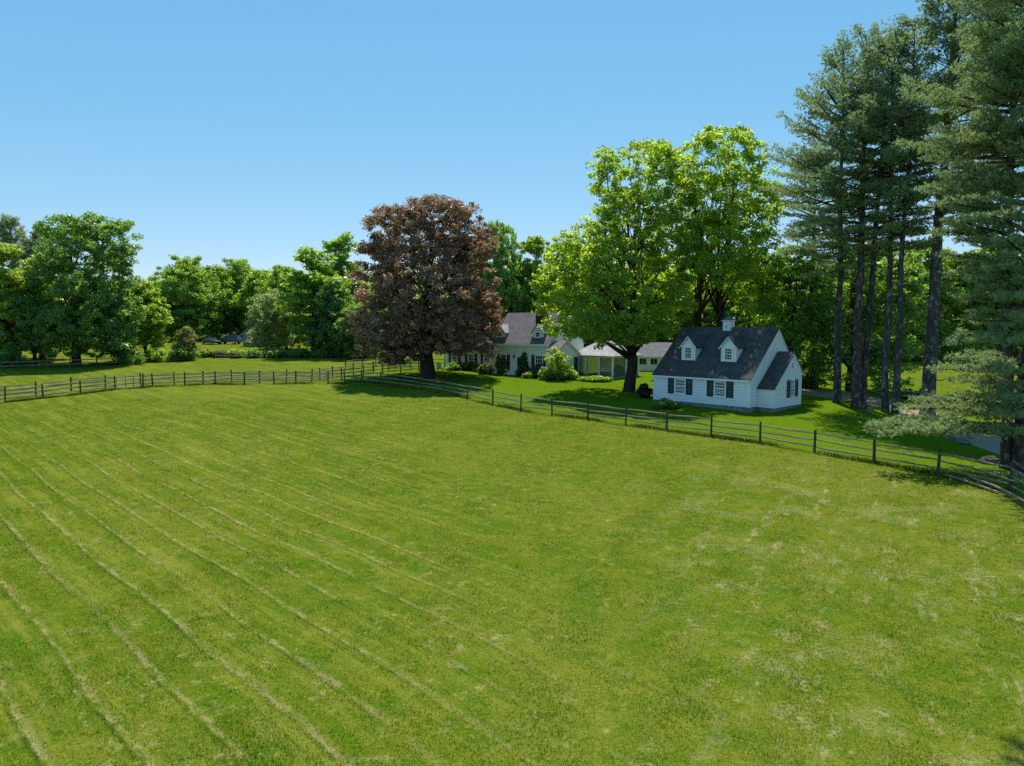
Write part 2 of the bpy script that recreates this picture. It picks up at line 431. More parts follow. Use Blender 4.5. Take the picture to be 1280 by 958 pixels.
def grid_sheet(name, X, Y, m, kind, lift=0.0, parent=None):
    n, k = X.shape
    Z = ground(X, Y) + lift
    v = np.stack([X, Y, Z], -1).reshape(-1, 3)
    i = np.arange(n * k).reshape(n, k)
    f = np.stack([i[:-1, :-1], i[:-1, 1:], i[1:, 1:], i[1:, :-1]], -1).reshape(-1, 4)
    o = mesh(name, v, f, m, parent, True)
    if kind: o["kind"] = kind
    return o

gx, gy = axis(-60, 60, 0.75, -1500, 1500), axis(5, 110, 0.75, -120, 2200)
XX, YY = np.meshgrid(gx, gy)
grid_sheet("field", XX, YY, M['field'], "structure")

FENCE_A = [(6.6, 503), (54, 498), (101, 493), (144, 488)]
FENCE_A2 = [(179, 486), (191, 485), (231, 483), (269, 480.5), (305.7, 480.5), (342.5, 480), (369.7, 479.5), (410, 479.3), (430.6, 479.3), (452, 478), (476.5, 480.5), (500, 482.6), (526.7, 487), (554.6, 491),
            (584.5, 498), (616, 505), (651, 513), (690, 519), (735, 524.5), (782, 530.5), (833, 538), (889, 545.5), (950, 555), (1018, 565.5), (1092, 579), (1172, 594), (1263, 617)]
def resample(P, n):
    P = np.array(P, float); d = np.r_[0, np.cumsum(np.linalg.norm(np.diff(P, axis=0), axis=1))]
    t = np.linspace(0, d[-1], n)
    return np.stack([np.interp(t, d, P[:, i]) for i in range(2)], 1)

def sheet_between(name, A, B, n, k, m, lift):
    A, B = resample(A, n), resample(B, n)
    t = np.linspace(0, 1, k)[:, None, None]
    P = A[None] * (1 - t) + B[None] * t
    return grid_sheet(name, P[..., 0], P[..., 1], m, "structure", lift)

lawn_front = [spot(*q) for q in FENCE_A2[9:]] + [(26.5, 31.0), (40, 24)]
lawn_back = [(-24, 84), (-12, 110), (10, 118), (40, 105), (44, 62.5), (50, 52), (60, 40)]
sheet_between("lawn", [(p[0], p[1] + 0.15) for p in lawn_front], lawn_back, 220, 90, M['lawn'], 0.02)
drive_far = [spot(*q) for q in ((985, 483), (1002, 484.5), (1040, 489), (1100, 499), (1150, 509), (1200, 524), (1250, 541), (1300, 552))] + [(48, 38)]
drive_near = [spot(*q) for q in ((985, 493), (1002, 494), (1060, 503), (1110, 513), (1140, 520), (1180, 541), (1215, 556), (1260, 572))] + [(44, 31)]
sheet_between("driveway", drive_near, drive_far, 110, 14, M['gravel'], 0.035)

# ------------------------------------------------------------------ building helpers
def frame(o, ang):
    """right-handed frame on a wall: u along it (seen from outside, to the right), n outward, z up"""
    c, s = math.cos(ang), math.sin(ang)
    return lambda u, n, z: (o[0] + u * c + n * s, o[1] + u * s - n * c, o[2] + z)

def band(poly, z0, z1):
    """u-extent of a convex (u,z) outline at heights z0 and z1"""
    def ext(z):
        us = []
        for (a, b), (c, d) in zip(poly, poly[1:] + poly[:1]):
            if abs(d - b) < 1e-9:
                if abs(z - b) < 1e-6: us += [a, c]
            elif min(b, d) - 1e-6 <= z <= max(b, d) + 1e-6: us.append(a + (c - a) * (z - b) / (d - b))
        return (min(us), max(us)) if us else None
    return ext(z0), ext(z1)

def wall(parent, fr, poly, m, boards=0.0, depth=0.12, name="wall"):
    um = sum(p[0] for p in poly) / len(poly)
    b = MB(); b.prism([fr(u + (.0015 if u < um else -.0015), 0, z) for u, z in poly], np.array(fr(0, -depth, 0)) - np.array(fr(0, 0, 0)))
    wl = b.build(name, m, parent)
    if boards:
        z0, z1 = min(p[1] for p in poly), max(p[1] for p in poly)
        z = z0
        while z < z1 - 0.03:
            zt = min(z + boards, z1 - 0.004)
            lo, hi = band(poly, z, zt)
            if lo and hi:
                bb = MB()
                p = [fr(lo[0], 0.042, z + .022), fr(lo[1], 0.042, z + .022), fr(lo[1], 0.002, z + .022), fr(lo[0], 0.002, z + .022), fr(hi[0], 0.008, zt - .002), fr(hi[1], 0.008, zt - .002), fr(hi[1], 0.002, zt - .002), fr(hi[0], 0.002, zt - .002)]
                bb.hexa(p); bb.build("board", m, wl)
            z += boards
    return wl

def window(parent, fr, u0, u1, z0, z1, cols, rows, shutters=None, sh_w=0.0, sash=True, case=0.09, m=None, sh_h=None):
    m = m or M['trim']
    b = MB(); c = case
    b.box(u0 - c, u0, 0.0, 0.075, z0 - c * .6, z1 + c, fr); b.box(u1, u1 + c, 0.0, 0.075, z0 - c * .6, z1 + c, fr)
    b.box(u0, u1, 0.0, 0.073, z1, z1 + c, fr); b.box(u0 - c - .03, u1 + c + .03, 0.0, 0.11, z0 - c, z0, fr)
    wn = b.build("window", m, parent)
    g = MB(); g.box(u0, u1, 0.004, 0.034, z0, z1, fr); g.build("pane", M['glass'], wn)
    s = MB(); t = 0.016
    zm = (z0 + z1) / 2
    if sash:
        s.box(u0, u1, .034, .060, zm - .03, zm + .03, fr); s.box(u0, u0 + .045, .034, .058, z0, z1, fr); s.box(u1 - .045, u1, .034, .058, z0, z1, fr)
        s.box(u0 + .045, u1 - .045, .034, .056, z0, z0 + .06, fr); s.box(u0 + .045, u1 - .045, .034, .056, z1 - .045, z1, fr)
        s.build("sash", m, wn)
    q = MB()
    for i in range(1, cols):
        u = u0 + (u1 - u0) * i / cols; q.box(u - t, u + t, .034, .050, z0, z1, fr)
    for i in range(1, rows):
        z = z0 + (z1 - z0) * i / rows
        if abs(z - zm) > .02: q.box(u0, u1, .034, .048, z - t, z + t, fr)
    if q.v: q.build("glazing_bar", m, wn)
    if shutters:
        zs0, zs1 = sh_h if sh_h else (z0 - .06, z1 + .06)
        for a in (u0 - c - .02 - sh_w, u1 + c + .02):
            k = MB(); k.box(a, a + .07, .03, .075, zs0, zs1, fr); k.box(a + sh_w - .07, a + sh_w, .03, .075, zs0, zs1, fr)
            for z in (zs0, (zs0 + zs1) / 2 - .04, zs1 - .08): k.box(a + .07, a + sh_w - .07, .03, .074, z, z + .08, fr)
            so_ = k.build("shutter", shutters, parent)
            l = MB(); z = zs0 + .08
            while z < zs1 - .1:
                l.hexa([fr(a + .07, .036, z), fr(a + sh_w - .07, .036, z), fr(a + sh_w - .07, .060, z), fr(a + .07, .060, z), fr(a + .07, .030, z + .05), fr(a + sh_w - .07, .030, z + .05), fr(a + sh_w - .07, .045, z + .05), fr(a + .07, .045, z + .05)]); z += .06
            l.build("louvre", shutters, so_)
    return wn

def roof(parent, p0, p1, q1, q0, m, thick=0.09, name="roof", trim=None):
    """one roof plane: p0-p1 along the eave, q0-q1 along the ridge; its local X runs along the eave and Y up the slope"""
    P = [Vector(p) for p in (p0, p1, q1, q0)]
    x = (P[1] - P[0]).normalized(); n = x.cross(P[3] - P[0]).normalized(); y = n.cross(x)
    R = Matrix((x, y, n)).transposed().to_4x4(); R.translation = P[0]
    L = [(R.inverted() @ p) for p in P]
    b = MB(); b.prism([(q.x, q.y, 0) for q in L], (0, 0, -thick))
    o = b.build(name, m, parent); o.matrix_local = R
    return o

# ------------------------------------------------------------------ white cottage
TH = -math.atan2(.727, .687)
def place(px, py):
    x, y = spot(px, py); return x, y
cx_, cy_ = 19.0, 56.55
cz_ = SLOPE * cy_
cot = thing("cottage", "small white clapboard cottage with dark shutters, two dormers and a roof cupola", "cottage", (cx_, cy_, cz_), TH)
Wd, Dp, EV, RG, RZ = 9.2, 7.7, 2.70, 4.55, 6.74
k1 = (RZ - EV) / RG; k2 = 1.07; ER = RZ - k2 * (Dp - RG)
# foundation: the ground falls towards the front corner
b = MB(); b.box(-Wd + .05, -.05, .05, Dp - .05, -0.6, 0.41); fnd = b.build("foundation", M['concrete'], cot)
b = MB(); b.box(-.05, 1.34, 1.35, 6.08, -0.6, 0.345); b.build("foundation", M['concrete'], cot)
front = frame((-Wd, 0, 0), 0)
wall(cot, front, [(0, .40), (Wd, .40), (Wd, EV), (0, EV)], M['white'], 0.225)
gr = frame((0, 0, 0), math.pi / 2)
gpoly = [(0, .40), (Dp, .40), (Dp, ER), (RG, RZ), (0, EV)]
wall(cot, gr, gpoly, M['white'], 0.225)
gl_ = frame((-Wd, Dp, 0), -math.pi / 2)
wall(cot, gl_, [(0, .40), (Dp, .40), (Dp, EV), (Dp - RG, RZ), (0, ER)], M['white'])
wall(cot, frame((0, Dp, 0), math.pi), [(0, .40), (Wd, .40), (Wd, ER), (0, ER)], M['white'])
# corner boards, frieze and rakes
b = MB()
b.box(-.12, .042, -.042, .0, .38, EV - .03); b.box(-Wd - .042, -Wd + .12, -.042, 0, .38, EV - .03)
b.box(.0, .042, .0, .13, .38, EV - .03)
b.box(-Wd + .121, -.121, -.040, -.001, EV - .2, EV - .03)
b.build("corner_board", M['trim'], cot)
ov = 0.20
def rake(p, q, th=.17, off=.035, base=None):
    b = MB(); b.prism([(p[0], p[1], p[2]), (q[0], q[1], q[2]), (q[0], q[1], q[2] - th), (p[0], p[1], p[2] - th)], (off, 0, 0)); b.build("rake_board", M['trim'], cot)
roof(cot, (-Wd - .12, -ov, EV - ov * k1 + .1), (.12, -ov, EV - ov * k1 + .1), (.12, RG, RZ + .1), (-Wd - .12, RG, RZ + .1), M['roof'])
roof(cot, (.12, Dp + ov, ER - ov * k2 + .1), (-Wd - .12, Dp + ov, ER - ov * k2 + .1), (-Wd - .12, RG, RZ + .102), (.12, RG, RZ + .102), M['roof'])
rake((.03, -.1, EV - .1 * k1 - .02), (.03, RG, RZ - .02), .17, .06); rake((.03, Dp + .1, ER - .1 * k2 - .02), (.03, RG, RZ - .022), .17, .058)
b = MB(); b.box(-Wd - .1, .1, -ov - .03, -ov - .001, EV - ov * k1 - .09, EV - ov * k1 + .06); b.build("eave_board", M['trim'], cot)
for (a, c) in ((-6.95, -5.98), (-3.10, -2.15)):
    window(cot, front, a + Wd, c + Wd, 1.12, 2.36, 4, 4, M['shutter'], .62)
# low lean-to at the left end
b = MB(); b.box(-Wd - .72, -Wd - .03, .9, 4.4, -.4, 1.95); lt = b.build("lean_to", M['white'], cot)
b = MB(); b.hexa([(-Wd - .85, .75, 1.9), (-Wd - .04, .75, 2.25), (-Wd - .04, 4.5, 2.25), (-Wd - .85, 4.5, 1.9), (-Wd - .85, .75, 1.98), (-Wd - .04, .75, 2.36), (-Wd - .04, 4.5, 2.36), (-Wd - .85, 4.5, 1.98)]); b.build("lean_to_roof", M['roof'], cot)
# dormers
for (a, c) in ((-7.24, -5.85), (-3.38, -1.95)):
    g0 = 1.28; zb = EV + g0 * k1 + .08; mid = (a + c) / 2; ze, zr = 5.18, 6.0
    df = frame((a, g0, 0), 0); wdt = c - a
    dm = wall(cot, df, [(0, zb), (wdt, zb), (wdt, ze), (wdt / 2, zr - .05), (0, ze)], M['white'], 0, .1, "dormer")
    for xx in (a + .02, c - .10):
        b = MB(); gb = (ze - EV) / k1
        b.prism([(xx, g0 + .1, zb - .05), (xx, g0 + .1, ze), (xx, gb, ze)], (.08, 0, 0)); b.build("cheek", M['white'], dm)
    gr_ = (zr - EV) / k1; gb = (ze - .06 - EV) / k1
    for sgn in (-1, 1):
        e0 = mid + sgn * (wdt / 2 + .15); dz = (zr - ze) * .15 / (wdt / 2)
        b = MB(); p = [(e0, g0 - .14, ze - dz), (mid, g0 - .14, zr), (mid, gr_ + .1, zr), (e0, gb, ze - dz)]
        b.prism(p, (0, 0, .085)); b.build("dormer_roof", M['roof'], dm)
        b = MB(); b.prism([(e0, g0 - .141, ze - dz - .07), (mid, g0 - .141, zr - .07), (mid, g0 - .141, zr + .04), (e0, g0 - .141, ze - dz + .04)], (0, -.03, 0)); b.build("rake_board", M['trim'], dm)
    b = MB(); b.box(a - .06, c + .06, g0 - .09, g0 - .001, ze - .06, ze + .05); b.build("cornice", M['trim'], dm)
    wc = wdt / 2; window(cot, df, wc - .33, wc + .33, zb + .16, ze - .12, 3, 4, None, 0, True, .10)
# side wing
A0, A1, AG, AZ, AE, AR = 1.28, 6.10, 4.53, 4.72, 1.98, 3.10
awg = frame((1.39, 0, 0), math.pi / 2)
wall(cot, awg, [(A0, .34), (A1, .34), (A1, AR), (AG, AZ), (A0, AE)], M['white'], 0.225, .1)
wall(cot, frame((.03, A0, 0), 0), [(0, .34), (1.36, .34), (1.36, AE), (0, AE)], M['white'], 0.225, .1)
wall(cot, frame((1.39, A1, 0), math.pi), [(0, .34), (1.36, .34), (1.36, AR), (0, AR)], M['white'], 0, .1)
ka = (AZ - AE) / (AG - A0); kb = (AZ - AR) / (A1 - AG)
roof(cot, (.03, A0 - .2, AE - .2 * ka + .09), (1.52, A0 - .2, AE - .2 * ka + .09), (1.52, AG, AZ + .09), (.03, AG, AZ + .09), M['roof'])
roof(cot, (1.52, A1 + .2, AR - .2 * kb + .09), (.03, A1 + .2, AR - .2 * kb + .09), (.03, AG, AZ + .092), (1.52, AG, AZ + .092), M['roof'])
rake((1.42, A0 - .12, AE - .12 * ka - .02), (1.42, AG, AZ - .02), .17, .06); rake((1.42, A1 + .12, AR - .12 * kb - .02), (1.42, AG, AZ - .022), .17, .058)
b = MB(); b.box(1.30, 1.432, A0 - .042, A0, .33, AE - .05); b.box(1.39, 1.431, A0, A0 + .12, .33, AE - .05); b.build("corner_board", M['trim'], cot)
b = MB(); b.box(1.39, 1.431, A1 - .12, A1, .33, AR - .1); b.build("corner_board", M['trim'], cot)
window(cot, awg, 4.10, 4.72, 1.12, 2.44, 2, 4, M['shutter'], .60, True, .06)
b = MB(); b.box(4.22, 4.44, 0, .05, 3.46, 3.9, awg); vt = b.build("gable_vent", M['trim'], cot)
b = MB()
for i in range(6): b.box(4.25, 4.41, .05, .065, 3.49 + i * .066, 3.53 + i * .066, awg)
b.build("louvre", M['shutter'], vt)
# cupola
b = MB(); cxm, cym, hs = -4.58, RG, .37
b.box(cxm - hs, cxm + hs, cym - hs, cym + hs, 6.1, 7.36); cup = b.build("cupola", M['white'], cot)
b = MB(); b.box(cxm - hs - .1, cxm + hs + .1, cym - hs - .1, cym + hs + .1, 7.361, 7.43); b.build("cornice", M['trim'], cup)
b = MB(); h2 = hs + .13
prof = [(h2, 7.43), (h2 * .74, 7.52), (h2 * .42, 7.66), (.03, 7.84)]
vs = []; fs = []
for r, z in prof: vs += [(cxm - r, cym - r, z), (cxm + r, cym - r, z), (cxm + r, cym + r, z), (cxm - r, cym + r, z)]
for i in range(3):
    for j in range(4): fs.append((i * 4 + j, i * 4 + (j + 1) % 4, i * 4 + 4 + (j + 1) % 4, i * 4 + 4 + j))
b.add(vs, fs); b.build("cupola_roof", M['copper'], cup)
b = MB(); b.tube([(cxm, cym, 7.8), (cxm, cym, 8.35)], [.025, .015], 5); b.tube([(cxm - .45, cym, 8.15), (cxm + .45, cym, 8.15)], [.02, .02], 5); b.prism([(cxm + .15, cym, 8.16), (cxm + .5, cym, 8.16), (cxm + .42, cym, 8.34)], (0, .03, 0)); b.build("weathervane", M['copper'], cup)
b = MB(); b.tube([(cxm - .02, cym - hs - .03, 6.9), (cxm - .02, cym - hs + .01, 6.9)], [.06, .06], 8); b.build("louvre", M['shutter'], cup)

# ------------------------------------------------------------------ main house behind the lawn
hx, hy = -2.66, 86.47; hz = SLOPE * hy
TM = math.radians(-35)
hs_ = thing("main_house", "long pale house with grey brown roof, two dormers and dark chimney behind the lawn", "house", (hx, hy, hz), TM)
HL, HE, HG, HR = 8.6, 3.85, 3.9, 7.36
kh = (HR - HE) / HG
fh = frame((0, 0, 0), 0)
wall(hs_, fh, [(0, -.3), (HL, -.3), (HL, HE), (0, HE)], M['siding'])
wall(hs_, frame((HL, 0, 0), math.pi / 2), [(0, -.3), (7.8, -.3), (7.8, HE), (HG, HR), (0, HE)], M['siding'])
wall(hs_, frame((0, 7.8, 0), -math.pi / 2), [(0, -.3), (7.8, -.3), (7.8, HE), (HG, HR), (0, HE)], M['siding'])
wall(hs_, frame((HL, 7.8, 0), math.pi), [(0, -.3), (HL, -.3), (HL, HE), (0, HE)], M['siding'])
roof(hs_, (-.1, -.25, HE - .25 * kh + .1), (HL + .1, -.25, HE - .25 * kh + .1), (HL + .1, HG, HR + .1), (-.1, HG, HR + .1), M['roof2'])
roof(hs_, (HL + .1, 8.05, HE - .25 * kh + .1), (-.1, 8.05, HE - .25 * kh + .1), (-.1, HG, HR + .102), (HL + .1, HG, HR + .102), M['roof2'])
b = MB(); b.box(-.1, HL + .1, -.36, -.262, HE - .36, HE - .16); b.build("gutter", M['trim'], hs_)
b = MB(); b.box(.0, .14, -.03, 0, -.3, HE - .3); b.box(HL - .14, HL + .03, -.03, 0, -.3, HE - .3); b.build("corner_board", M['trim'], hs_)
b = MB(); b.box(5.1, 6.25, 2.3, 3.2, 5.4, 8.35); ch = b.build("chimney", M['brick'], hs_)
b = MB(); b.box(5.03, 6.32, 2.23, 3.27, 8.351, 8.48); b.build("chimney_cap", M['concrete'], ch)
for c0 in (.22, 5.72):
    g0, wd = .6, 1.6; zb = HE + g0 * kh; ze, zr = 5.1, 5.95; mid = c0 + wd / 2
    df = frame((c0, g0, 0), 0)
    dm = wall(hs_, df, [(0, zb), (wd, zb), (wd, ze), (wd / 2, zr - .05), (0, ze)], M['siding_white'], 0, .1, "dormer")
    for xx in (c0 + .02, c0 + wd - .1):
        b = MB(); b.prism([(xx, g0 + .1, zb - .05), (xx, g0 + .1, ze), (xx, (ze - HE) / kh, ze)], (.08, 0, 0)); b.build("cheek", M['siding_white'], dm)
    for sgn in (-1, 1):
        e0 = mid + sgn * (wd / 2 + .16); dz = .18
        b = MB(); b.prism([(e0, g0 - .2, ze - dz), (mid, g0 - .2, zr), (mid, (zr - HE) / kh + .1, zr), (e0, (ze - dz - HE) / kh, ze - dz)], (0, 0, .09)); b.build("dormer_roof", M['roof3'], dm)
    window(hs_, df, wd / 2 - .32, wd / 2 + .32, zb + .12, ze - .05, 1, 1, None, 0, True, .08)
window(hs_, fh, 1.55, 2.45, .6, 2.4, 3, 4, M['shutter'], .42, True, .07)
window(hs_, fh, 6.6, 7.6, .6, 2.4, 3, 4, M['shutter'], .45, True, .08)
# entrance with pediment and wall lamp
b = MB(); b.box(4.05, 4.85, .0, .05, -.1, 2.1, fh); dr = b.build("door", M['shutter'], hs_)
b = MB(); b.box(3.85, 4.049, 0, .09, -.1, 2.2, fh); b.box(4.851, 5.05, 0, .09, -.1, 2.2, fh); b.prism([fh(3.75, 0.0, 2.201), fh(5.15, 0.0, 2.201), fh(4.45, 0.0, 2.95)], np.array(fh(0, .12, 0)) - np.array(fh(0, 0, 0))); b.build("door_surround", M['siding'], hs_)
b = MB(); b.tube([fh(4.75, .05, 1.0), fh(4.75, .1, 1.0)], [.04, .03], 8); b.build("handle", M['metal'], dr)
b = MB(); b.box(3.5, 3.66, .02, .18, 2.0, 2.28, fh); b.prism([fh(3.46, .0, 2.281), fh(3.70, .0, 2.281), fh(3.58, .1, 2.45)], (.0, -.02, .03)); b.build("wall_lamp", M['shutter_blue'], hs_)
# one-storey wing at the right end, gable to the lawn
wg = frame((HL + 1.6, 0, 0), math.pi / 2)
wall(hs_, wg, [(-1.0, -.4), (3.8, -.4), (3.8, 2.55), (.9, 4.0), (-1.0, 2.95)], M['siding_white'])
wall(hs_, frame((HL + .03, -1.0, 0), 0), [(0, -.4), (1.57, -.4), (1.57, 2.95), (0, 2.95)], M['siding_white'])
roof(hs_, (HL + .03, -1.2, 2.93), (HL + 1.75, -1.2, 2.93), (HL + 1.75, .9, 4.09), (HL + .03, .9, 4.09), M['roof2'])
roof(hs_, (HL + 1.75, 4.05, 2.53), (HL + .03, 4.05, 2.53), (HL + .03, .9, 4.092), (HL + 1.75, .9, 4.092), M['roof3'])
b = MB(); b.prism([wg(.9, .03, 3.98), wg(4.05, .03, 2.42), wg(4.05, .03, 2.26), wg(.9, .03, 3.82)], np.array(wg(0, .06, 0)) - np.array(wg(0, 0, 0))); b.build("rake_board", M['trim'], hs_)
b = MB(); b.box(2.7, 3.5, 0.0, .06, -.3, 2.2, wg); b.build("wall_shade_panel", M['shutter_blue'], hs_)  # dark blue slab stands in for the shadowed part of the wing wall
# left wing half hidden by the copper tree
lw = frame((-8.2, 1.2, 0), 0)
wall(hs_, lw, [(0, -.4), (8.15, -.4), (8.15, 3.0), (0, 3.0)], M['siding_white'])
wall(hs_, frame((-8.2, 6.6, 0), -math.pi / 2), [(0, -.4), (5.4, -.4), (5.4, 3.0), (2.7, 5.2), (0, 3.0)], M['siding_white'])
roof(hs_, (-8.4, .95, 2.9), (-.03, .95, 2.9), (-.03, 3.9, 5.3), (-8.4, 3.9, 5.3), M['roof2'])
roof(hs_, (-.03, 6.85, 2.9), (-8.4, 6.85, 2.9), (-8.4, 3.9, 5.302), (-.03, 3.9, 5.302), M['roof2'])
for u in (1.2, 3.9, 6.4): window(hs_, lw, u, u + .85, .7, 2.3, 2, 4, M['shutter_blue'], .42, True, .1)

# ------------------------------------------------------------------ screened porch
px_, py_ = 11.5, 80.8; pz = SLOPE * py_
por = thing("porch", "open white screened porch with pale hipped roof and low deck behind the maple trunk", "porch", (px_, py_, pz), TH)
PL_, PG, PE, PT = 5.8, 4.8, 2.6, 4.25
b = MB(); b.box(-PL_ - .2, .25, -.25, PG + .2, -.5, .22); b.build("deck", M['deck'], por)
b = MB(); b.box(-PL_ - .2, .6, -1.0, -.27, -.6, .02); b.build("step", M['deck'], por)
for (x, y) in [(-PL_ * i / 3 - .06, .0) for i in range(4)] + [(-.06, PG * i / 2) for i in (1, 2)] + [(-PL_, PG)]:
    b = MB(); b.box(x - .1, x + .1, y - .1, y + .1, .22, PE - .2); b.build("post", M['trim'], por)
b = MB(); b.box(-PL_ - .25, .15, -.14, .1, PE - .2, PE); b.box(-.14, .14, .101, PG + .15, PE - .2, PE - .002); b.box(-PL_ - .24, -PL_ - .02, .101, PG + .15, PE - .2, PE - .002); b.build("beam", M['trim'], por)
for i in range(1, 3): b = MB(); b.box(-PL_ * i / 3 - .16, -PL_ * i / 3 + .04, PG - .1, PG + .1, .22, PE - .2); b.build("post", M['trim'], por)
b = MB(); b.box(-PL_ + .1, -.17, PG - .06, PG + .06, .23, .75); b.build("low_wall", M['siding'], por)
b = MB(); b.box(-PL_ + .1, -.17, PG - .006, PG + .006, .76, PE - .2); b.build("screen", M['screen'], por)
for i in range(3):
    for z in (.9,):
        b = MB(); x0 = -PL_ * (i + 1) / 3 + .05; x1 = -PL_ * i / 3 - .17; b.box(x0, x1, -.03, .03, z - .03, z + .03); b.build("rail", M['trim'], por)
for i in range(3):
    b = MB(); x0 = -PL_ * (i + 1) / 3 + .05; x1 = -PL_ * i / 3 - .17; b.box(x0, x1, -.006, .006, .24, PE - .21); b.build("screen", M['screen'], por)
for i in range(2):
    b = MB(); y0 = PG * i / 2 + .11; y1 = PG * (i + 1) / 2 - .11; b.box(-.066, -.054, y0, y1, .24, PE - .21); b.build("screen", M['screen'], por)
P0 = [(-PL_ - .5, -.4, PE), (.4, -.4, PE), (.4, PG + .4, PE), (-PL_ - .5, PG + .4, PE)]; Q0 = [(-PL_ + 1.7, PG / 2, PT), (-1.9, PG / 2, PT)]
roof(por, P0[0], P0[1], Q0[1], Q0[0], M['roof3'], .12); roof(por, P0[2], P0[3], Q0[0], Q0[1], M['roof3'], .12)
roof(por, P0[1], P0[2], Q0[1], Q0[1], M['roof3'], .12); roof(por, P0[3], P0[0], Q0[0], Q0[0], M['roof3'], .12)
# low outbuilding further right
gx_, gy_ = 14.6, 91.0; gz = SLOPE * gy_
gar = thing("outbuilding", "low white outbuilding with grey roof and two small windows left of the cottage", "outbuilding", (gx_, gy_, gz), math.radians(-8))
go = frame((0, 0, 0), 0)
wall(gar, go, [(0, -.5), (9, -.5), (9, 1.95), (0, 1.95)], M['siding_white'])
for o_, a_, in (((9, 0, 0), math.pi / 2), ((0, 6, 0), -math.pi / 2)): wall(gar, frame(o_, a_), [(0, -.5), (6, -.5), (6, 1.95), (3, 3.4), (0, 1.95)], M['siding_white'])
roof(gar, (-.3, -.4, 1.85), (9.3, -.4, 1.85), (9.3, 3, 3.5), (-.3, 3, 3.5), M['roof2']); roof(gar, (9.3, 6.4, 1.85), (-.3, 6.4, 1.85), (-.3, 3, 3.502), (9.3, 3, 3.502), M['roof2'])
b = MB(); b.box(-.3, 9.3, -.5, -.41, 1.68, 1.86); b.build("gutter", M['trim'], gar)
for u in (1.7, 3.1, 6.0): window(gar, go, u, u + .85, .75, 1.5, 2, 2, None, 0, False, .07)
# neighbour's cottage far left
nx, ny = spot(322, 433); nz = SLOPE * ny
nb = thing("neighbour_house", "small grey neighbouring house with pale gable roof beyond the hedge", "house", (nx, ny, nz), math.radians(-20))
nf = frame((-3.5, 0, 0), 0)
wall(nb, nf, [(0, -.5), (7, -.5), (7, 2.4), (3.5, 4.6), (0, 2.4)], M['concrete'])
roof(nb, (-3.9, 7, 2.2), (-3.9, -.3, 2.2), (0, -.3, 4.7), (0, 7, 4.7), M['roof3']); roof(nb, (3.9, -.3, 2.2), (3.9, 7, 2.2), (0, 7, 4.702), (0, -.3, 4.702), M['roof3'])
for s_ in (-3.5, 3.38): b = MB(); b.box(s_, s_ + .12, .121, 6.9, -.5, 2.4); b.build("wall", M['concrete'], nb)
window(nb, nf, 1.2, 2.0, .7, 1.9, 2, 2); window(nb, nf, 4.9, 5.8, .7, 1.9, 2, 2)
b = MB(); b.box(2.9, 3.9, 0, .06, -.2, 2.0, nf); b.build("door", M['shutter'], nb)

# ------------------------------------------------------------------ fences
rng = np.random.default_rng(7)
def rail_mesh(seed):
    r = np.random.default_rng(seed); b = MB(); n = 5
    pts = [(t, r.normal(0, .012), r.normal(0, .012)) for t in np.linspace(-.02, 1.02, n)]
    k = 5; rad = [.035, .052, .058, .054, .036]
    o = 0
    for i, p in enumerate(pts):
        for j in range(k):
            a = 2 * math.pi * j / k + .3; q = rad[i] * (1 + r.normal(0, .12))
            b.v.append((p[0], p[1] + q * .75 * math.cos(a), p[2] + q * 1.1 * math.sin(a)))
    for i in range(n - 1):
        for j in range(k): b.f.append((i * k + j, i * k + (j + 1) % k, (i + 1) * k + (j + 1) % k, (i + 1) * k + j))
    b.f.append(tuple(range(k))); b.f.append(tuple(range((n - 1) * k, n * k))[::-1])
    me = bpy.data.meshes.new("rail"); me.from_pydata(b.v, [], b.f); me.materials.append(M['wood']); return me
RAILS = [rail_mesh(i) for i in range(6)]
def post_mesh(seed, m):
    r = np.random.default_rng(seed); b = MB(); q = .085
    zz = [-.35, .3, .9, 1.33, 1.39]; s = [1.05, 1.0, .96, .93, .6]
    k = 6
    for z, c in zip(zz, s):
        for j in range(k): b.v.append((q * c * math.cos(2 * math.pi * j / k) * (1 + r.normal(0, .05)), q * c * .85 * math.sin(2 * math.pi * j / k), z + (0 if z < 1.39 else r.normal(0, .015))))
    for i in range(4):
        for j in range(k): b.f.append((i * k + j, i * k + (j + 1) % k, (i + 1) * k + (j + 1) % k, (i + 1) * k + j))
    b.f.append(tuple(range(4 * k, 5 * k)))
    me = bpy.data.meshes.new("post"); me.from_pydata(b.v, [], b.f); me.materials.append(m); return me
POSTS = [post_mesh(i, M['post']) for i in range(4)]

def rail(parent, p, q, name="rail"):
    """p, q in the parent's space"""
    p, q = Vector(p), Vector(q); d = q - p; L = d.length; x = d.normalized(); y = Vector((0, 0, 1)).cross(x).normalized(); z = x.cross(y)
    o = obj(name, RAILS[int(rng.integers(6))], parent)
    R = Matrix((x * L, y, z)).transposed().to_4x4(); R.translation = p; o.matrix_local = R
    return o

def fence(label, P, heights=(.36, .74, 1.13), hs=1.0, first=True, last=True, group=None, lean=.025, jit=.03):
    x0, y0 = P[0]; z0 = float(ground(x0, y0))
    f = thing("rail_fence", label, "fence", (x0, y0, z0), 0, group)
    prev = None
    for i, (x, y) in enumerate(P):
        z = float(ground(x, y)) - z0; loc = Vector((x - x0, y - y0, z))
        if (i > 0 or first) and (i < len(P) - 1 or last):
            o = obj("post", POSTS[int(rng.integers(4))], f); o.location = loc
            o.rotation_euler = (rng.normal(0, lean), rng.normal(0, lean), rng.uniform(0, 6.28)); o.scale = (1.0, 1.0, hs * rng.uniform(.97, 1.04))
        if prev is not None:
            for h in heights:
                rail(f, prev + Vector((0, 0, h * hs + rng.normal(0, jit))), loc + Vector((0, 0, h * hs + rng.normal(0, jit))))
        prev = loc
    return f

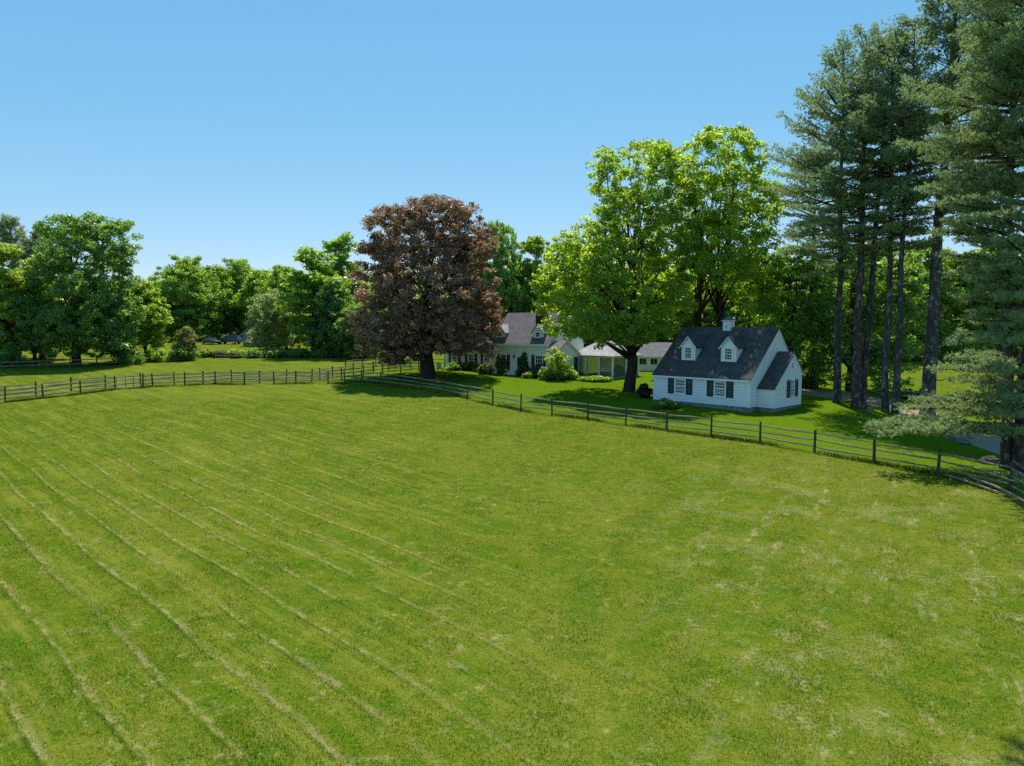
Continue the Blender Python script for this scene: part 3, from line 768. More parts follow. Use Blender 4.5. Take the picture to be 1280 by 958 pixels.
S = lambda L: [spot(*q) for q in L]
far_left = S([(-34, 507)]) + S(FENCE_A)
fence("dark rail fence along the near edge of the left paddock, up to the metal gate", far_left, (.36, .74, 1.13))
fence("long weathered split rail fence sweeping round the mown field from gate to pines", S(FENCE_A2))
F2 = [(-20, 500), (45, 495.5), (89, 489.5), (132, 487), (176, 484.5), (218, 482.5), (254, 480), (289.8, 478), (324.7, 478), (358, 477), (389.6, 477.5), (427, 474), (454, 471.7), (478.4, 468.5), (501, 466.5), (523.6, 465)]
fence("thin rail fence just behind the near paddock fence, curving back to the copper tree", S(F2))
fence("short sunlit rail fence under the copper tree, behind the curved one", S([(400, 474.5), (416, 472), (442, 468.5), (467, 466), (486, 465), (514, 463.5), (531, 462.5)]))
fence("low dark rail fence in the shade at the back, left of the copper tree", S([(432, 461), (453, 459.5), (470, 459), (490, 458.5), (512, 458), (535, 458), (556, 459)]), (.45, .95), 1.0)
fence("dark paddock fence under the trees at the left edge", S([(-40, 466), (-8, 464.5), (22, 463), (55, 461.5), (88, 460), (121, 458.5), (150, 457)]), (.5, 1.0))
fence("short pale rail fence in front of the hedge by the neighbour's garden", S([(268, 449), (289, 449), (311, 448.5), (330, 448.3)]), (.5, 1.0), .9)
fence("dark two rail fence behind the pine trunks beside the driveway", S([(1000, 480), (1022, 484), (1046, 489), (1083, 496), (1101, 500), (1124, 502.5), (1150, 506.5)]), (.55, 1.05), .95)
# broken and doubled rails at the corner below the big pine
fx = thing("fallen_rails", "criss-cross pile of pale split rails at the fence corner by the big pine", "rails", (*spot(1240, 612), float(ground(*spot(1240, 612)))))
ox, oy = spot(1240, 612); oz = float(ground(ox, oy))
def wp(px, py, h):
    x, y = spot(px, py); return (x - ox, y - oy, float(ground(x, y)) + h - oz)
for (a, ha, c, hc) in (((1211, 603), .75, (1270, 622), .62), ((1210, 605), .40, (1268, 628), .22), ((1262, 600), .55, (1300, 645), .35), ((1262, 612), .95, (1295, 628), .55), ((1258, 622), .18, (1292, 652), .5), ((1266, 596), .8, (1282, 620), 1.05), ((1180, 597), .16, (1262, 625), .1)):
    rail(fx, wp(*a, ha), wp(*c, hc))
fence("last leg of split rail fence running out past the right edge", S([(1263, 618), (1320, 655), (1420, 730)]), (.36, .74, 1.1))

# steel gate between the two left fences
(ax, ay), (bx_, by_) = spot(144, 488.2), spot(179, 486)
L = math.hypot(bx_ - ax, by_ - ay) - .3
gt = thing("field_gate", "thin grey metal field gate closing the gap in the left fence", "gate", (ax, ay, float(ground(ax, ay))), math.atan2(by_ - ay, bx_ - ax))
b = MB()
for z in (.25, 1.15): b.tube([(.15, 0, z), (.15 + L, 0, z)], [.022, .022], 6)
for x in (.15, .15 + L): b.tube([(x, 0, .23), (x, 0, 1.17)], [.022, .022], 6)
b.build("gate_frame", M['metal'], gt)
for z in (.45, .66, .9): bb = MB(); bb.tube([(.15, 0, z), (.15 + L, 0, z)], [.014, .014], 5); bb.build("bar", M['metal'], gt)
for x in (.36, .68): bb = MB(); bb.tube([(.15 + L * x, 0, .25), (.15 + L * x, 0, 1.3)], [.03, .025], 6); bb.build("upright", M['post'], gt)

# ------------------------------------------------------------------ foliage
def unit(v): return v / (np.linalg.norm(v, axis=-1, keepdims=True) + 1e-9)

def leaf_cloud(r, C, R, n, size, flat=.8, up=.4, out=.4):
    """n leaves in each clump (centre C, radius R); positions, normals, sizes"""
    m = len(C)
    d = unit(r.normal(size=(m, n, 3)))
    rad = r.random((m, n, 1)) ** .55
    off = d * rad * R[:, None, None]; off[..., 2] *= flat
    P = (C[:, None] + off).reshape(-1, 3)
    N = unit(d * out + np.array([0, 0, up]) + r.normal(size=(m, n, 3)) * .6).reshape(-1, 3)
    s = size * r.uniform(.65, 1.35, m * n)
    tone = np.repeat(r.normal(.52, .22, m), n) + r.normal(0, .20, m * n)
    return P, N, s, np.clip(tone, 0, 1)

def leaf_mesh(name, m, P, N, s, tone, parent, r, aspect=.62):
    a = unit(np.cross(N, r.normal(size=N.shape)))
    a[:, 2] -= .25; a = unit(a - N * np.sum(a * N, 1, keepdims=True))
    b = np.cross(N, a); s = s[:, None]
    V = np.stack([P - a * s * .5, P + b * s * .5 * aspect + N * s * .10 - a * s * .06, P + a * s * .55 - N * s * .08, P - b * s * .5 * aspect + N * s * .10 - a * s * .06], 1).reshape(-1, 3)
    f = np.arange(len(P) * 4).reshape(-1, 4)
    o = mesh(name, V, f, m, parent, False, tone)
    o["kind"] = "stuff"
    return o

def lobe_clumps(r, lobes, cr, dens=1.0, core=.22):
    C, R = [], []
    L = [(np.array(c, float), np.array(q, float)) for c, q in lobes]
    for i, (c, q) in enumerate(L):
        area = 4 * math.pi * ((q[0] * q[1]) ** 1.6 + (q[0] * q[2]) ** 1.6 + (q[1] * q[2]) ** 1.6) ** (1 / 1.6) / 3 ** (1 / 1.6)
        n = max(3, int(dens * area / (math.pi * cr * cr)))
        d = unit(r.normal(size=(n, 3)))
        t = np.where(r.random(n) < core, r.uniform(.3, .7, n), r.uniform(.78, 1.04, n))[:, None]
        p = c + d * q * t
        ok = np.ones(n, bool)
        for j, (c2, q2) in enumerate(L):
            if j != i: ok &= (np.linalg.norm((p - c2) / q2, axis=1) > .62) | (r.random(n) < .18)
        p = p[ok]; C.append(p); R.append(cr * r.uniform(.65, 1.3, len(p)))
    return np.concatenate(C), np.concatenate(R)

def trunk_mesh(parent, r, base, top, rad, ends, m, forks=None, flare=1.5, limb=.32, k=7, name="trunk"):
    b = MB(); base, top = np.array(base, float), np.array(top, float)
    n = 7; T = np.linspace(0, 1, n); H = top[2] - base[2]
    mid = r.normal(0, .012 * H, (n, 3)); mid[0] = 0; mid[:, 2] = 0
    pts = base + (top - base) * T[:, None] + mid
    rr = rad * (1 - .8 * T) ; rr[0] = rad * 1.02
    P = [base - np.array([0, 0, .35]), base + (pts[1] - base) * .06] + list(pts[1:]); Q = [rad * flare, rad * 1.15] + list(rr[1:])
    b.tube(P, Q, 9)
    for e in ends:
        e = np.array(e, float)
        t = np.clip((e[2] - base[2]) / H * r.uniform(.40, .72), .17, .9)
        s = np.array([np.interp(t, T, pts[:, i]) for i in range(3)])
        d = e - s; L = np.linalg.norm(d)
        c1 = s + d * .35 + np.array([0, 0, .12 * L]) + r.normal(0, .05 * L, 3); c2 = s + d * .7 + np.array([0, 0, .10 * L]) + r.normal(0, .04 * L, 3)
        q = rad * (1 - .8 * t) * limb * r.uniform(.7, 1.5)
        b.tube([s, c1, c2, e], [q, q * .7, q * .42, .025], 5)
    return b.build(name, m, parent, True)

def make_tree(name, label, loc, lobes, leaf, group=None, seed=1, cr=1.0, n=130, size=.30, dens=1.0, trunk_r=.35, trunk_top=None, limbs=26, bark=None, base=None, flat=.62, core=.22, aspect=.62, up=.4, cat="tree", trunks=None, minz=None, rz=0.0):
    """lobes in metres relative to the foot of the tree"""
    r = np.random.default_rng(seed)
    t = thing(name, label, cat, loc, rz, group)
    C, R = lobe_clumps(r, lobes, cr, dens, core)
    if minz is not None:
        k = C[:, 2] > minz + r.normal(0, .25, len(C)); C, R = C[k], R[k]
    P, N, s, tone = leaf_cloud(r, C, R, n, size, flat, up)
    crown = leaf_mesh("crown", leaf, P, N, s, tone, t, r, aspect)
    zt = max(c[2] + q[2] for c, q in lobes)
    far = C[r.permutation(len(C))[:limbs]]
    for (bs, tp, rd) in (trunks or [((0, 0, 0), trunk_top or (0, 0, zt * .78), trunk_r)]):
        trunk_mesh(t, r, bs, tp, rd, far if trunks is None else far[::len(trunks)], bark or M['bark'])
        if trunks: far = far[1:]
    return t

def round_lobes(r, R, z0, z1, lean=0.0, top=.55):
    """a broad crown made of overlapping lobes between heights z0 and z1"""
    H = z1 - z0; L = []
    for t, k, o, q in ((.16, 5, .56, .42), (.42, 6, .60, .46), (.66, 5, .46, .44), (.86, 3, .24, .36)):
        ph = r.uniform(0, 6.28)
        for i in range(k):
            a = ph + 6.28 * i / k + r.normal(0, .2); oo = R * o * r.uniform(.8, 1.15); rr = R * q * r.uniform(.8, 1.2)
            zz = z0 + H * t + r.normal(0, .03 * H)
            L.append(((oo * math.cos(a) + lean * t, oo * math.sin(a), min(zz, z1 - rr * .8)), (rr, rr, min(rr * 1.0, H * .24))))
    return L

PROTO = {}
def copy_thing(src, label, loc, rz, sc, group, name):
    t = src.copy(); t.name = name; COL.objects.link(t); t.location = loc; t.rotation_euler = (0, 0, rz); t.scale = sc; t["label"] = label
    if "group" in t: del t["group"]
    if group: t["group"] = group
    for c in src.children:
        k = c.copy(); COL.objects.link(k); k.parent = t
    return t

def px_tree(name, label, px, by, top, hw, cb, leaf, seed, group=None, Y=None, **kw):
    """a round tree whose foot, height and spread are read off in picture units at its own distance; alike trees share their meshes, turned and scaled"""
    x, y = spot(px, by)
    if Y: x, y = (px - 640) / F * Y, Y
    z = float(ground(x, y)); r = np.random.default_rng(seed)
    zt = point(px, top, y)[2] - z; R = hw / F * y; zb = max(point(px, cb, y)[2] - z, .6)
    key = leaf.name
    if key in PROTO and len(PROTO[key]) >= 2 and not kw:
        src, R0, z0 = PROTO[key][int(r.integers(2))]
        return copy_thing(src, label, (x, y, z - .05), r.uniform(0, 6.28), (R / R0, R / R0, zt / z0), group, name)
    a = dict(cr=max(.7, R * .12), n=78, size=.29 + .0012 * max(0, y - 80), trunk_r=.022 * zt, dens=.95)
    a.update(kw)
    t = make_tree(name, label, (x, y, z - .05), round_lobes(r, R, zb, zt), leaf, group, seed, **a)
    if not kw: PROTO.setdefault(key, []).append((t, R, zt))
    return t

def hero_lobes(px, by, L):
    """lobes given as (px, py, half width, half height, depth offset in m) -> metres about the foot"""
    x, y = spot(px, by); z = float(ground(x, y)); out = []
    for q in L:
        dy = q[4] if len(q) > 4 else 0.0; dd = q[5] if len(q) > 5 else None
        p = point(q[0], q[1], y + dy); a, c = q[2] / F * (y + dy), q[3] / F * (y + dy)
        out.append(((p[0] - x, dy, p[2] - z), (a, dd or a, c)))
    return (x, y, z - .05), out

# --- copper beech
loc, L = hero_lobes(535, 473, [(535, 330, 62, 70, 0), (500, 300, 48, 45, 1), (570, 295, 48, 42, -1), (540, 285, 50, 36, 0), (486, 270, 18, 15, 1), (545, 264, 38, 17, -1), (588, 292, 22, 22, 2),
    (478, 350, 38, 50, 0), (595, 345, 34, 48, 0), (535, 370, 55, 55, -5), (470, 405, 30, 32, -1), (600, 400, 26, 32, 1), (500, 415, 42, 30, -4), (560, 412, 42, 32, -4), (612, 425, 16, 18, 0), (458, 432, 16, 18, 0),
    (535, 340, 70, 70, 5), (480, 380, 34, 40, 4), (590, 385, 34, 40, 4), (535, 424, 62, 16, 3), (500, 436, 36, 16, -2), (575, 426, 34, 14, -2), (486, 444, 24, 9, 1)])
make_tree("copper_tree", "big round copper-leaved tree with dark trunk at the fence before the house", loc, L, M['beech'], None, 11, .72, 66, .29, 1.0, .85, (0.2, 0, 15), 34, core=.25, up=.75)

# --- the pair of tall maples
loc, L = hero_lobes(786, 490, [(800, 215, 44, 38, 0), (770, 225, 30, 34, 1), (832, 235, 30, 42, 0), (852, 222, 22, 30, 1), (795, 275, 50, 40, -1), (745, 300, 38, 30, 0), (715, 320, 30, 30, 1), (760, 330, 44, 36, -3), (835, 320, 36, 46, 1), (720, 365, 40, 36, 0),
    (690, 350, 22, 26, 0), (770, 380, 48, 38, -4), (830, 385, 38, 30, -2), (740, 403, 42, 24, -3), (700, 395, 26, 24, 1), (800, 410, 36, 18, -3), (765, 420, 34, 14, -3), (715, 414, 24, 16, 0), (690, 378, 20, 18, 0), (780, 300, 54, 60, 4), (740, 360, 50, 44, 4), (820, 360, 40, 50, 4), (752, 200, 16, 14, 0), (820, 190, 18, 14, 0)])
make_tree("maple_tree", "tall bright green maple on the lawn with thick dark trunk left of the white cottage", loc, L, M['maple'], "tall maples by the cottage", 12, .66, 44, .30, .90, .54, (0.5, 0, 18), 70, core=.2)
loc, L = hero_lobes(884, 485, [(905, 190, 38, 34, 0), (875, 205, 34, 36, 1), (935, 215, 30, 38, 0), (900, 245, 52, 42, -1), (862, 255, 28, 44, 0), (940, 270, 32, 44, 0), (900, 305, 54, 40, -3), (950, 315, 26, 44, 0), (860, 322, 30, 40, 0), (895, 335, 46, 24, -3), (940, 362, 30, 30, -1), (846, 362, 22, 22, 1), (905, 280, 56, 70, 4), (915, 345, 50, 34, 5), (960, 250, 16, 26, 0), (890, 172, 20, 14, 0), (918, 170, 20, 12, 0)])
make_tree("maple_tree", "tallest bright green maple with twin trunks rising behind the white cottage roof", loc, L, M['maple'], "tall maples by the cottage", 13, .70, 44, .30, .90, .6, None, 40, core=.2,
    trunks=[((-.5, 0, 0), (-1.2, .5, 19), .55), ((.7, .3, 0), (1.8, -.3, 20), .5)])

# --- shady maples right of the cottage
loc, L = hero_lobes(985, 486, [(985, 365, 34, 46, 1), (962, 400, 28, 40, 2), (1000, 405, 28, 40, -1), (978, 440, 24, 28, 0), (998, 335, 26, 30, 1), (968, 345, 24, 34, 3)])
make_tree("shade_maple", "dark dense maple just right of the white cottage, behind the first pine", loc, L, M['green'], "shady maples behind the pines", 14, .8, 60, .34, .85, .35, None, 20)
loc, L = hero_lobes(1062, 488, [(1062, 360, 52, 50, 0), (1030, 410, 32, 44, 0), (1095, 410, 40, 44, 0), (1130, 400, 30, 46, 1), (1060, 440, 40, 40, -1), (1110, 455, 30, 34, 0), (1030, 450, 24, 30, 1), (1080, 330, 40, 36, 3), (1120, 350, 36, 40, 2)])
make_tree("shade_maple", "wide dark maple with low hanging foliage between the pine trunks", loc, L, M['dark'], "shady maples behind the pines", 15, .8, 60, .35, .9, .42, None, 24)

# --- left tree line
loc, L = hero_lobes(96, 456, [(92, 330, 42, 44, 0), (88, 290, 32, 22, 0), (112, 285, 28, 18, 1), (128, 330, 34, 46, 0), (150, 300, 22, 24, 0), (148, 282, 16, 12, 1), (70, 370, 30, 46, 0), (110, 385, 44, 46, -3), (150, 375, 24, 50, 1), (90, 415, 42, 32, -3), (125, 425, 36, 24, -2), (62, 415, 22, 30, 0), (100, 350, 50, 70, 4)])
make_tree("dark_maple", "largest dark green tree of the left tree line, with an open right shoulder", loc, L, M['dark'], "trees along the left edge", 21, .85, 80, .32, .95, .55, None, 26, bark=M['bark'])
px_tree("light_tree", "pale green tree at the very left edge of the tree line", 14, 457, 300, 34, 448, M['light'], 22, "trees along the left edge")
px_tree("shade_tree", "dark bushy tree between the big left tree and the yellow green one", 150, 454, 352, 24, 446, M['dark'], 23, "trees along the left edge")
px_tree("shade_tree", "thick trunked dark tree left of the largest left tree", 44, 457, 345, 24, 440, M['green'], 24, "trees along the left edge")
px_tree("light_tree", "yellow green slender tree at the right end of the left tree line", 183, 449, 352, 29, 436, M['light'], 25, "trees along the left edge")
# --- middle distance, left of the copper tree
px_tree("round_maple", "large round dark green maple above the yellow shrub and parked cars", 240, 424, 324, 47, 420, M['green'], 31, "round maples in the middle distance")
px_tree("round_maple", "round green maple behind the parked cars and grey house", 298, 421, 326, 40, 417, M['green'], 32, "round maples in the middle distance")
px_tree("round_maple", "lighter green maple above the small grey house", 328, 423, 338, 30, 413, M['light'], 33, "round maples in the middle distance")
px_tree("round_maple", "dim green tree showing left of the round maples behind the yellow green tree", 196, 424, 352, 34, 420, M['green'], 34, "round maples in the middle distance")
px_tree("pale_tree", "pale drooping tree over the roof of the small grey house", 340, 441, 363, 30, 430, M['pale'], 35, None, trunk_r=.22, dens=.7, size=.26)
px_tree("round_maple", "full mid green maple with dark trunk left of the copper tree", 393, 444, 312, 43, 428, M['green'], 36, "round maples in the middle distance")
px_tree("tall_maple", "tall green tree peering over between round maple and copper tree", 428, 438, 294, 34, 425, M['green'], 37, "trees behind the house")
px_tree("shade_tree", "dark low tree filling the gap left of the copper tree trunk", 445, 448, 380, 30, 444, M['dark'], 38, "trees along the left edge")
px_tree("round_maple", "green maple filling the gap between the round maples and the pale tree", 358, 436, 335, 34, 426, M['green'], 138, "round maples in the middle distance")
px_tree("round_maple", "green maple behind the gap left of the lighter one above the grey house", 270, 420, 334, 36, 416, M['green'], 139, "round maples in the middle distance")
px_tree("shade_tree", "dark tree behind the hedge right of the full mid green maple", 418, 446, 350, 30, 440, M['dark'], 140, "trees along the left edge")
px_tree("light_tree", "pale green tree behind the thick trunked one at the left edge", 52, 450, 318, 36, 446, M['light'], 141, "trees along the left edge")
px_tree("shade_tree", "dark low tree at the far left edge beside the pale one", 6, 455, 352, 28, 450, M['dark'], 142, "trees along the left edge")
# --- behind the house
px_tree("tall_maple", "green tree directly behind the house chimney side, right of the copper tree", 626, 441, 282, 36, 420, M['green'], 41, "trees behind the house")
px_tree("tall_maple", "light green tree behind the main house roof and chimney", 668, 440, 293, 36, 425, M['light'], 42, "trees behind the house")
px_tree("tall_maple", "bright tree half hidden by the left side of the lawn maple", 705, 437, 300, 36, 425, M['maple'], 43, "trees behind the house")
px_tree("tall_maple", "dim tree behind the copper tree's right shoulder", 596, 440, 318, 34, 430, M['green'], 44, "trees behind the house")
px_tree("tall_maple", "backlit tree glowing behind the lawn maple trunk", 760, 441, 345, 44, 432, M['maple'], 45, "trees behind the house")
px_tree("tall_maple", "backlit tree glowing above the low outbuilding roof", 828, 440, 340, 44, 430, M['maple'], 46, "trees behind the house")
px_tree("tall_maple", "backlit tree seen behind the twin maple trunks", 900, 441, 330, 46, 434, M['maple'], 47, "trees behind the house")
px_tree("tall_maple", "green tree filling the gap right of the twin trunked maple", 962, 446, 330, 44, 440, M['light'], 48, "trees behind the house")
# --- beyond the right meadow
for i, (px, by, tp, hw, lf, lb) in enumerate(((1010, 447, 330, 44, 'light', "sunlit tree behind the first pine trunk"), (1080, 449, 320, 48, 'maple', "sunlit tree behind the twin pine trunks"), (1145, 448, 306, 44, 'light', "sunlit tree across the meadow, left of the thickest pine trunk"),
        (1195, 447, 312, 40, 'maple', "yellow green tree across the meadow, right of the thickest pine trunk"), (1240, 446, 308, 42, 'light', "tree across the meadow behind the lowest boughs"), (1295, 447, 315, 50, 'green', "tree across the meadow at the right edge"))):
    px_tree("meadow_tree", lb, px, by, tp, hw, 440, M[lf], 51 + i, "trees beyond the right meadow")

# --- wooded hills far behind
hr = np.random.default_rng(77)
Ps = []
for k in range(900):
    y = hr.uniform(185, 480); x = hr.uniform(-.85, .85) * y
    Ps.append((x, y))
Ps = np.array(Ps); C = np.c_[Ps, ground(Ps[:, 0], Ps[:, 1]) + hr.uniform(5, 11, len(Ps))]
P, N, s_, tone = leaf_cloud(hr, C, hr.uniform(4.2, 7.0, len(Ps)), 90, 1.3, .95)
ff = leaf_mesh("far_forest", M['green'], P, N, s_, tone, None, hr)
tag(ff, "wooded hills seen in the gaps of the far tree line", "forest", None, "stuff")

# ------------------------------------------------------------------ white pines
def needle_mesh(name, P, D, r, parent, m, k=7, length=.24, width=.035, tone=None):
    """a brush of k needle blades at each shoot P pointing along D"""
    n = len(P)
    dirs = unit(D[:, None] * 1.0 + r.normal(size=(n, k, 3)) * .55)
    L = length * r.uniform(.7, 1.3, (n, k, 1))
    side = unit(np.cross(dirs, r.normal(size=(n, k, 3)))) * width
    b0 = P[:, None] - dirs * .03
    tip = P[:, None] + dirs * L
    V = np.stack([b0 - side * .9 + dirs * L * .2, b0 + dirs * L * .35 + side * .9, tip], 2).reshape(-1, 3)
    f = np.arange(n * k * 3).reshape(-1, 3)
    if tone is None: tone = r.normal(.5, .2, n)
    tn = np.clip(np.repeat(tone, k) + r.normal(0, .12, n * k), 0, 1)
    o = mesh(name, V, f, m, parent, False, tn); o["kind"] = "stuff"; return o

def pine(name, label, loc, H, rad, z_crown, spread, seed, group=None, lean=(0, 0), step=.8, per=4, density=1.0, extra=(), stubs=6, twin=None, needle=.24, wid=.035, skip=None, k=7, fork=None, asym=None, upto=None):
    r = np.random.default_rng(seed)
    t = thing(name, label, "pine tree", loc, 0, group)
    wood, P, D, T = MB(), [], [], []
    stems = [((0, 0), lean, H, rad)] + ([twin] if twin else [])
    for (b0, ln, h, q) in stems:
        z = np.linspace(0, 1, 9)
        px = b0[0] + ln[0] * z ** 1.3 + np.r_[0, r.normal(0, .06, 8)]; py = b0[1] + ln[1] * z ** 1.3 + np.r_[0, r.normal(0, .06, 8)]
        pts = np.c_[px, py, z * h]
        wood.tube([pts[0] - np.array([0, 0, .4]), pts[0] + np.array([0, 0, .35])] + list(pts[1:]), [q * 1.45, q * 1.1] + list(q * (1 - .88 * z[1:] ** 1.15)), 9)
        def at(zz): return np.array([np.interp(zz, pts[:, 2], pts[:, 0]), np.interp(zz, pts[:, 2], pts[:, 1]), zz])
        jobs = []
        zz = z_crown
        while zz < h - .05 and (upto is None or zz < upto):
            u = (zz - z_crown) / (h - z_crown)
            env = spread * (min(1, .60 + 1.3 * u) if u < .32 else 1.0) * (1 - (max(0, u - .45) / .55) ** 1.6 * .72)
            for i in range(per):
                a = r.uniform(0, 6.28); L = env * r.uniform(.55, 1.12)
                if asym: L *= 1 + asym[1] * math.cos(a - asym[0])
                if skip and skip(zz, a, r): continue
                jobs.append((at(zz + r.normal(0, .12)), a, max(L, .7), (.02 + .95 * u * u + .15 * u + r.normal(0, .1)), None))
            zz += step * r.uniform(.7, 1.3)
        if (b0, ln, h, q) == stems[0]:
            for (e, z0) in extra: jobs.append((at(z0), 0, 0, 0, np.array(e, float)))
        for i in range(stubs):
            zs = r.uniform(.2, 1) * z_crown; s = at(zs); a = r.uniform(0, 6.28); L = r.uniform(.8, 2.2)
            wood.tube([s, s + np.array([math.cos(a) * L * .6, math.sin(a) * L * .6, -.05 * L]), s + np.array([math.cos(a) * L, math.sin(a) * L, .12 * L])], [.06, .04, .012], 4)
        for (s, a, L, el, e) in jobs:
            if e is None:
                d = np.array([math.cos(a), math.sin(a), 0.0]); e = s + d * L * math.cos(el) + np.array([0, 0, L * math.sin(el) + .05 * L]); big = False
            else:
                big = True; d = e - s; d[2] = 0; L = np.linalg.norm(e - s); d = unit(d)
            mid = s * .5 + e * .5 + np.array([0, 0, -.05 * L + (.10 * L if big else 0)]) + r.normal(0, .03 * L, 3)
            ts = np.linspace(0, 1, 7)[:, None]; br = (1 - ts) ** 2 * s + 2 * ts * (1 - ts) * mid + ts ** 2 * e
            w0 = min(q * .35, .018 * L + .012) * (1.5 if big else 1)
            wood.tube(br, list(w0 * (1 - .85 * ts[:, 0])), 5)
            sd_ = np.array([-d[1], d[0], 0.0])
            nb = max(4, int(L * 6.2 * density))
            for j in range(nb):
                u = .36 + .66 * (j + r.random()) / nb; u = min(u, 1)
                c = (1 - u) ** 2 * s + 2 * u * (1 - u) * mid + u ** 2 * e
                sg = 1 if j % 2 else -1
                bl = (L * .34 * (1.12 - u) + .28) * r.uniform(.6, 1.25)
                if big: bl = min(bl, 1.5) 
                dv = unit(d * r.uniform(.5, .9) + sd_ * sg * r.uniform(.4, 1.0) + np.array([0, 0, r.normal(.10, .10)]))
                tip = c + dv * bl
                m2 = max(2, int(bl * 6.0 * density))
                sp = np.linspace(.25, 1, m2)[:, None]
                pp = c + dv * bl * sp + r.normal(0, .07, (m2, 3))
                P.append(pp); D.append(unit(np.repeat((dv * .8 + np.array([0, 0, .55]))[None], m2, 0) + r.normal(0, .3, (m2, 3))))
                T.append(np.full(m2, np.clip(r.normal(.5, .17), 0, 1)))
    wood.build("trunk", M['pinebark'], t, True)
    P, D, T = np.concatenate(P), np.concatenate(D), np.concatenate(T)
    needle_mesh("crown", P, D, r, t, M['pine'], k, needle, wid, T)
    return t

def foot(px, by):
    x, y = spot(px, by); return (x, y, float(ground(x, y)))
def rel(px, py, Y, ft):
    p = point(px, py, Y); return (p[0] - ft[0], p[1] - ft[1], p[2] - ft[2])
PG_ = "tall white pines in a row right of the cottage"
ft = foot(1046, 505); pine("white_pine", "slim pine nearest the white cottage, leftmost of the row", ft, 29.6, .32, 11.5, 5.4, 61, PG_, (-.3, .3), step=.8, per=5, asym=(math.pi, .12))
ft = foot(1070, 511); pine("white_pine", "forked grey pine trunk standing second from the cottage", ft, 30.0, .38, 13.0, 4.6, 62, PG_, (-.1, .2), step=.9, per=5, twin=((.55, .1), (1.5, .3), 29.0, .30))
ft = foot(1119, 517); pine("white_pine", "two close pine stems, one dark and one lichen grey, in the middle of the row", ft, 30, .27, 13.0, 4.4, 63, PG_, (.25, 0), step=.9, per=5, twin=((-.5, .6), (-.1, .6), 29.4, .28))
ft = foot(1159, 519); pine("white_pine", "thickest pale grey pine trunk with a bent dark limb on its right", ft, 38, .50, 14.0, 5.2, 64, PG_, (1.0, .2), density=1.05,
    extra=[(rel(1201, 412, 55.5, ft), 4.6)], asym=(0, .35), step=.75, per=5)
ft5 = foot(1277, 588)
def sk(zz, a, r): return False
low = [((1092, 531), 37.5), ((1100, 543), 36.6), ((1130, 512), 38.5), ((1150, 500), 39.5), ((1165, 542), 36.2), ((1185, 520), 37.0), ((1205, 500), 36.0), ((1140, 540), 35.8), ((1220, 540), 38.5), ((1235, 515), 34.5), ((1120, 527), 39.0), ((1175, 505), 40.0),
       ((1172, 462), 37.2), ((1190, 448), 38.5), ((1200, 478), 36.0), ((1222, 462), 35.0), ((1235, 488), 34.5), ((1215, 442), 39.0), ((1240, 452), 36.5), ((1250, 500), 33.8),
       ((1190, 345), 37.0), ((1205, 372), 35.8), ((1180, 318), 38.0), ((1225, 392), 34.8), ((1215, 330), 36.0), ((1200, 300), 38.5), ((1240, 360), 34.2), ((1175, 290), 37.0), ((1230, 300), 35.0), ((1250, 410), 34.0),
       ((1245, 335), 33.5), ((1262, 372), 32.8), ((1255, 430), 32.6), ((1268, 465), 32.5), ((1272, 320), 33.0), ((1285, 400), 32.5), ((1258, 300), 33.6), ((1225, 425), 34.0), ((1210, 400), 36.5), ((1262, 520), 33.2), ((1248, 545), 34.5), ((1222, 350), 34.4), ((1285, 350), 33.0), ((1275, 500), 32.8), ((1230, 525), 36.5),
       ((1160, 235), 37.5), ((1180, 255), 36.0), ((1215, 250), 35.0), ((1195, 275), 35.0), ((1240, 270), 34.0)]
ex = []
for (p, Y) in low:
    e = rel(p[0], p[1], Y, ft5); ex.append((e, max(1.6, e[2] * .93 + .1)))
pine("white_pine", "huge near pine at the right edge with long pale boughs sweeping low over the fence", ft5, 33, .46, 14.5, 5.4, 65, PG_, (.4, 0), extra=ex, density=1.25, per=5, needle=.20, wid=.022, k=9, stubs=2, step=.6,
    twin=((-.5, .5), (-.2, .9), 22.0, .28), upto=26)
ft = (40.5, 56.0, float(ground(40.5, 56))); pine("white_pine", "tall pine behind the near one, its crown reaching past the top edge", ft, 39, .5, 17.0, 6.2, 66, PG_, (0, 0))
gz0 = float(ground(17, 21))
pine("white_pine", "tall pine just outside the right edge whose shade falls in the near right corner", (17, 21, gz0), 31, .45, 21.5, 5.0, 69, PG_, (0, 0), density=1.1, stubs=0, k=9, needle=.28, wid=.05,
    extra=[((a_ - 17, b_ - 21, c_ - gz0), 20.8) for a_, b_, c_ in ((10.9, 26.0, 21.4), (11.6, 26.1, 21.5), (12.4, 25.8, 21.4), (11.6, 25.2, 21.1), (12.8, 25.0, 21.1))])
ft = (50.5, 62.0, float(ground(50.5, 62))); pine("white_pine", "pine at the far right edge behind the others", ft, 36, .5, 12.0, 6.0, 67, PG_)
ft = foot(1010, 488); pine("white_pine", "shorter pine mostly hidden behind the leftmost one", (31, 74, float(ground(31, 74))), 25, .34, 9.0, 4.4, 68, PG_)
for i, (px, by, tp, lb) in enumerate(((22, 447, 280, "blue green conifer at the left edge behind the pale tree"), (62, 446, 290, "dark conifer top peeking out left of the largest left tree"))):
    x, y = spot(px, by); z = float(ground(x, y))
    pine("far_conifer", lb, (x, y, z), point(px, tp, y)[2] - z, .4, 7.0, 4.6, 71 + i, "conifers at the left edge", per=6, density=1.1, needle=.36, wid=.06, k=5, stubs=0)

